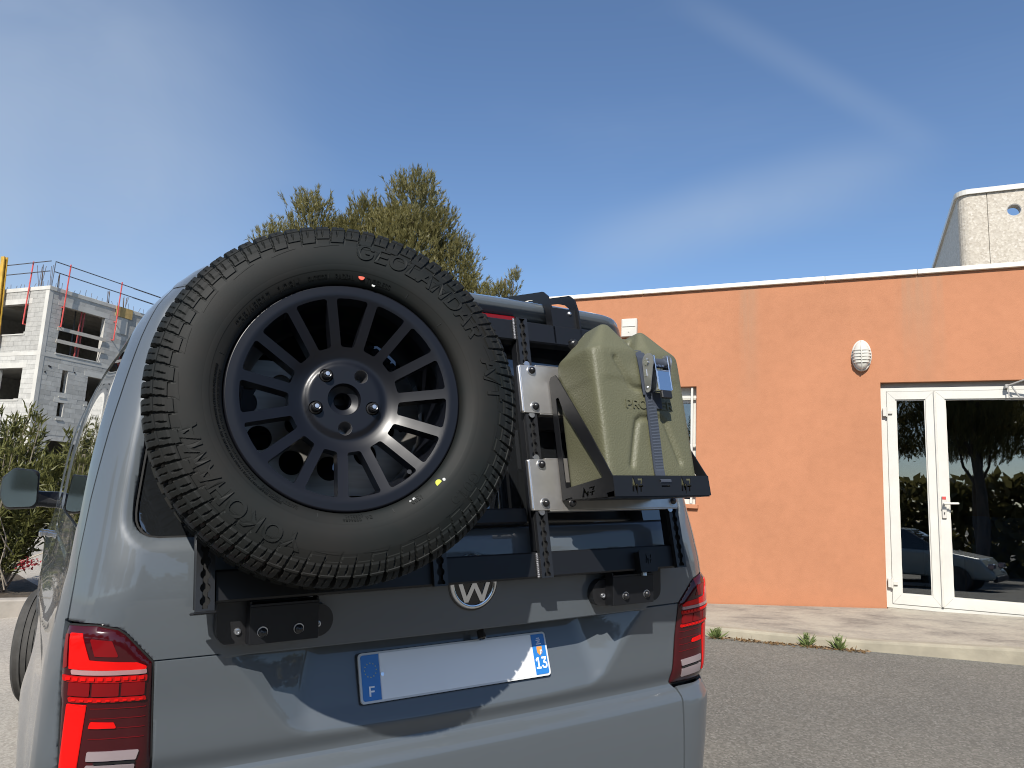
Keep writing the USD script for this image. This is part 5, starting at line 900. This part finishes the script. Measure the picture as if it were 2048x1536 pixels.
# ================================================================ jerrycan
jc = thing('jerrycan', 'olive green plastic jerrycan strapped upright in the black carrier', 'jerrycan', K_, (.387, -.13, .19))
q3 = lambda L: [(a, b, c) for a, b, c in L]
def planes(pts):
    h_ = trimesh.convex.convex_hull(np.array(pts, float)); n_, o_ = h_.face_normals, (h_.face_normals * h_.triangles[:, 0]).sum(1); q_ = np.unique(np.round(np.c_[n_, o_], 4), axis=0); return q_[:, :3], q_[:, 3]
def _oct(a0, a1, b, k): return [(a, b, c) for a, c in ((a0, .045 + k), (a0, .215 - k), (a1, .045 + k), (a1, .215 - k), (a0 + k, .045), (a0 + k, .215), (a1 - k, .045), (a1 - k, .215))]
def _in(P, r, m): P = np.array(P); return P + np.sign(m - P) * r
_m = np.array([.39, .37, .13]); _cv = []
for P, r, m in (([(a, b, c) for a in (.243, .538) for c in (.045, .215) for b in (.186, .552)], .036, (.39, .37, .13)),
                (_oct(.246, .405, .555, .020) + _oct(.246, .405, .47, .020) + [(a, .634, c) for a in (.318, .352) for c in (.085, .172)], .010, (.33, .54, .13)),
                (_oct(.405, .535, .555, .020) + _oct(.405, .535, .47, .020) + [(a, .624, c) for a in (.446, .474) for c in (.085, .172)], .010, (.462, .54, .13))):
    n_, o_ = planes(_in(P, r, np.array(m))); _cv.append((n_, o_, r))
def sdf_can(x, y, z):
    p = np.array((x, y, z)); ds = []
    for n_, o_, r in _cv:
        t_ = n_ @ p - o_; m_ = t_.max(); q = r * .22; ds.append(m_ + q * math.log(np.exp((t_ - m_) / q).sum()) - r)
    q = p - np.array((.335, .598, .13)); f_ = min(1., max(0., q[0] / .12)); ds.append(math.sqrt((q[0] - .12 * f_)**2 + q[1]**2 + q[2]**2) - .0135)
    m_ = min(ds); return -(m_ - .004 * math.log(sum(math.exp(-(d_ - m_) / .004) for d_ in ds)))
cm = tm(mf.Manifold.level_set(sdf_can, [.222, .165, .025, .558, .645, .235], .0062)); cm.merge_vertices(); trimesh.smoothing.filter_taubin(cm, lamb=.5, nu=.52, iterations=10)
v = cm.vertices.copy(); up_ = LineString([(.312, .520), (.350, .452), (.366, .444), (.438, .444), (.453, .450), (.487, .516)]); lo_ = LineString([(.322, .243), (.347, .326), (.358, .356), (.374, .366), (.436, .367), (.452, .353), (.484, .25)])
P2 = shapely.points(v[:, 0], v[:, 1]); d = np.minimum(shapely.distance(P2, up_), shapely.distance(P2, lo_)); fz = np.clip((v[:, 2] - .200) / .010, 0, 1)
v[:, 2] -= .0075 * np.exp(-(d / .0075)**2) * fz; dd = np.hypot(v[:, 0] - .488, v[:, 1] - .248); v[:, 2] += .003 * np.exp(-(dd / .006)**2) * fz
ly = LineString([(.09, .22), (.09, .50)]); 
cm.vertices = v; part(jc, 'body', kx(cm), 'can_green', smooth=True)
g = text_shape('PROSTER', .0215, True); x0, y0, x1, y1 = g.bounds; g = affinity.scale(affinity.translate(g, -x0, -y0), .156 / (x1 - x0), 1, origin=(0, 0)); g = g.difference(g.buffer(-.0022, join_style='mitre'))
part(jc, 'raised_lettering', kx(ext(affinity.translate(g, .327, .3885), .2125, .2180)), 'can_green')
cpx, cpb, cpc = .296, .588, .085; nx = np.array([-.66, .75, -.05])
part(jc, 'cap', kx(tm([lathe_to([(0, .024), (.0125, .024), (.0145, .020), (.0145, .004), (.017, .002), (.017, -.008), (0, -.008)], (cpx, cpb, cpc), nx, 14), lathe_to([(0, .030), (.007, .030), (.008, .022), (0, .022)], (cpx, cpb, cpc), nx, 6)])), 'black_plastic', smooth=25)
part(jc, 'cap_leash', kx(tube([(cpx + .010, cpb + .004, cpc + .012), (cpx + .03, cpb + .020, cpc + .025), (cpx + .045, cpb + .022, cpc + .022), (cpx + .042, cpb + .010, cpc + .02), (cpx + .024, cpb + .004, cpc + .018)], .0022, 6)), 'black_plastic', smooth=True)
part(jc, 'vent_plug', kx(lathe_to([(0, .006), (.007, .006), (.008, 0), (0, 0)], (.485, .566, .15), (.6, .75, .2), 14)), 'can_green', smooth=30)
part(jc, 'plug_leash', kx(tube([(.468, .588, .12), (.485, .578, .12), (.50, .566, .125), (.508, .556, .13)], .0022, 6)), 'black_plastic', smooth=True)
# ================================================================ ratchet strap
rs = thing('ratchet_strap', 'grey-blue webbing strap with a silver ratchet buckle round the green can', 'strap', K_, (.405, -.22, .2))
def ribbon(path, w, t, nseg=1):
    """path: (a, b, c) centre line; flat strap of width w along a"""
    p = np.array(path, float); tg = np.gradient(p, axis=0); nrm = np.stack([0 * tg[:, 0], -tg[:, 2], tg[:, 1]], 1); nrm /= np.linalg.norm(nrm, axis=1)[:, None]; A = np.array([1., 0, 0]) * w / 2
    r_ = np.stack([p - A, p + A, p + A + nrm * t, p - A + nrm * t], 1).reshape(-1, 3); n = len(p); F_ = []
    for k in range(n - 1):
        for j in range(4): F_.append([k * 4 + j, k * 4 + (j + 1) % 4, (k + 1) * 4 + (j + 1) % 4, (k + 1) * 4 + j])
    F_ += [[3, 2, 1, 0], [n * 4 - 4, n * 4 - 3, n * 4 - 2, n * 4 - 1]]; return tm((r_, np.array(F_)))
low_ = [(.4005, .1955, .2360), (.4005, .1975, .2390), (.4005, .2000, .2395), (.401, .204, .232), (.402, .212, .2195)] + [(.402 + .006 * s, .212 + .225 * s, .2165 + .003 * s) for s in np.linspace(.1, 1, 8)]
part(rs, 'webbing', kx(ribbon(low_, .033, .0022)), 'webbing')
ribs = [bx(.402 + .006 * s - .0150 + .004, .402 + .006 * s + .0155, .212 + .225 * s - .0011, .212 + .225 * s + .0011, .2183 + .003 * s, .2196 + .003 * s) for s in np.linspace(.0, .98, 58)]
part(rs, 'webbing_ribs', kx(trimesh.util.concatenate(ribs)), 'webbing_rib'); part(rs, 'webbing_edge', kx(ribbon([(a - .0145, b, c + .0018) for a, b, c in low_[4:]], .003, .0016)), 'webbing')
top_ = [(.402, .425, .2195), (.401, .50, .2190), (.400, .526, .2175), (.399, .541, .212), (.398, .551, .202), (.397, .5545, .187), (.396, .555, .10), (.396, .555, .07), (.396, .547, .052), (.396, .53, .0425), (.396, .30, .0405)]
part(rs, 'webbing', kx(ribbon(top_, .033, .0022)), 'webbing')
part(rs, 'strap_tail', kx(ribbon([(.425, .43, .228), (.426, .415, .224), (.428, .39, .2215)], .030, .002)), 'webbing')
pl_ = unary_union([Point(.250, .506).buffer(.021), Point(.235, .438).buffer(.0105), Polygon([(.229, .506), (.271, .506), (.2455, .437), (.2245, .440)])]).buffer(0)
def splate(a, g): m = ext(g, 0, .002); v = m.vertices; return kx(tm((np.stack([v[:, 2] + a, v[:, 1], v[:, 0]], 1), m.faces[:, ::-1])))
part(rs, 'buckle_plate', splate(.390, pl_), 'zinc'); part(rs, 'buckle_plate', splate(.452, pl_), 'zinc')
tooth = Polygon([((.0105 if j % 2 else .0068) * math.cos(j * PI / 7) + .245, (.0105 if j % 2 else .0068) * math.sin(j * PI / 7) + .505) for j in range(14)])
part(rs, 'ratchet_wheel', splate(.3875, tooth), 'chrome_handle'); part(rs, 'ratchet_wheel', splate(.4545, tooth), 'chrome_handle')
part(rs, 'rivet', kx(lathe_to([(0, .003), (.003, .0025), (.0045, 0)], (.390, .440, .234), (-1, 0, 0), 14)), 'zinc', smooth=True); part(rs, 'pawl', kx(bx(.3885, .390, .470, .488, .232, .240)), 'chrome_handle')
part(rs, 'spool', kx(cyl((.393, .505, .245), (.451, .505, .245), .0125, 20)), 'webbing', smooth=30)
part(rs, 'handle', kx(tm([rbx(.4035, .4455, .426, .478, .262, .264, .0008), rbx(.4005, .4035, .428, .520, .240, .264, .0008), rbx(.4455, .4485, .428, .520, .240, .264, .0008), cyl((.4035, .480, .258), (.4455, .480, .258), .003, 8)])), 'chrome_handle')
part(rs, 'grip_spring', kx(tube([(.41 + .0025 * k, .492 + .005 * (k % 2), .256) for k in range(13)], .0012, 5)), 'chrome_handle'); part(rs, 'grip_end', kx(rbx(.406, .440, .405, .4255, .258, .268, .002)), 'black_plastic')
# ================================================================ behind the viewer, seen only as reflections
POS = [(-15, -11, .3), (-18, -8, .0), (-11.5, -14, .4), (-20, -13, 0), (-14.5, -17, 0), (-9, -18, .8), (-3, -21, 4.4), (4, -24, 5.2), (11, -22, 4.8), (18, -24, 4.0), (-24, -3, 1.0), (25, -18, 4.5)]
for k, (x, y, dz) in enumerate(POS):
    T = frame(np.array([[math.cos(k * 1.7), -math.sin(k * 1.7), 0], [math.sin(k * 1.7), math.cos(k * 1.7), 0], [0, 0, 1]]), (x, y, float(gz(x, y)) - dz))
    copy_of(tall, '%s pine of the row behind the viewer, seen only as a reflection' % ('first second third fourth fifth sixth seventh eighth ninth tenth eleventh twelfth'.split()[k]), T, group='pines behind the viewer')
surf('hedge_leaf', (.05, .06, .02), .7, var=.5, vscale=3)
hh = np.random.default_rng(2); hx = np.linspace(-34, 30, 90)
hp2 = np.array([[x + hh.normal(0, .2), -17 - .012 * (x + 2)**2 * -1 + hh.normal(0, .3), 0] for x in hx]); Pq, Dq = [], []
for x in hx:
    yb = -24 + .010 * (x + 2)**2; c = 220; Pq.append(np.stack([hh.normal(x, .5, c), hh.normal(yb, .5, c), float(gz(x, yb)) + hh.uniform(0, 4.6, c)], 1)); d = hh.normal(size=(c, 3)); Dq.append(d / np.linalg.norm(d, axis=1)[:, None])
single('hedge', blades(np.vstack(Pq), np.vstack(Dq), .35, .7, 5), 'pine_needles', 'long hedge across the car park behind the viewer, seen only in reflections', 'hedge', kind='stuff')
def car(name, label, col, x, y, rz):
    surf('car_' + name, col, .4, coat=1.)
    R = frame(np.array([[math.cos(rz), -math.sin(rz), 0], [math.sin(rz), math.cos(rz), 0], [0, 0, 1]]), (x, y, float(gz(x, y)))); t = thing('parked_car', label, 'car', R)
    hs = lambda P, r_: hull_spheres([(a * s, b, c) for a, b, c in P for s in (1, -1)], r_, 2)
    part(t, 'body', hs([(.72, -1.95, .45), (.78, -1.7, .75), (.80, -1.0, .86), (.80, 1.4, .90), (.70, 1.9, .80), (.74, 1.95, .42)], .10), 'car_' + name, smooth=40)
    part(t, 'cabin', hs([(.70, -.85, .95), (.58, -.1, 1.38), (.57, .9, 1.40), (.68, 1.75, .95)], .06), 'side_glass', smooth=40); part(t, 'roof', hs([(.56, -.05, 1.43), (.55, .95, 1.44), (.52, .4, 1.46)], .03), 'car_' + name, smooth=40)
    for s in (-1, 1):
        for yy in (-1.25, 1.3): part(t, 'wheel', lathe_to([(0, .0), (.2, .0), (.22, .02), (.31, .02), (.32, -.02), (.32, -.18), (0, -.18)], (s * .90, yy, .32), (s, 0, 0), 28), 'rubber', smooth=35)
        part(t, 'headlight', rbx(*sorted((s * .45, s * .78)), -2.02, -1.90, .62, .74, .02), 'lamp_clear'); part(t, 'tail_light', rbx(*sorted((s * .55, s * .80)), 1.88, 2.03, .70, .86, .02), 'lamp_red')
    part(t, 'bumper', rbx(-.70, .70, -2.08, -1.98, .32, .46, .02), 'black_plastic')
car('silver', 'silver car behind the viewer, reflected in the narrow door pane', (.24, .28, .27), -4.4, -5.6, math.radians(52))
car('black', 'black car behind the viewer, reflected in the wide door pane', (.02, .02, .022), -9.5, -9.5, math.radians(-40))
car('white', 'white car behind the viewer, the farthest of the three reflected cars', (.6, .6, .6), -13, -7.5, math.radians(-50))
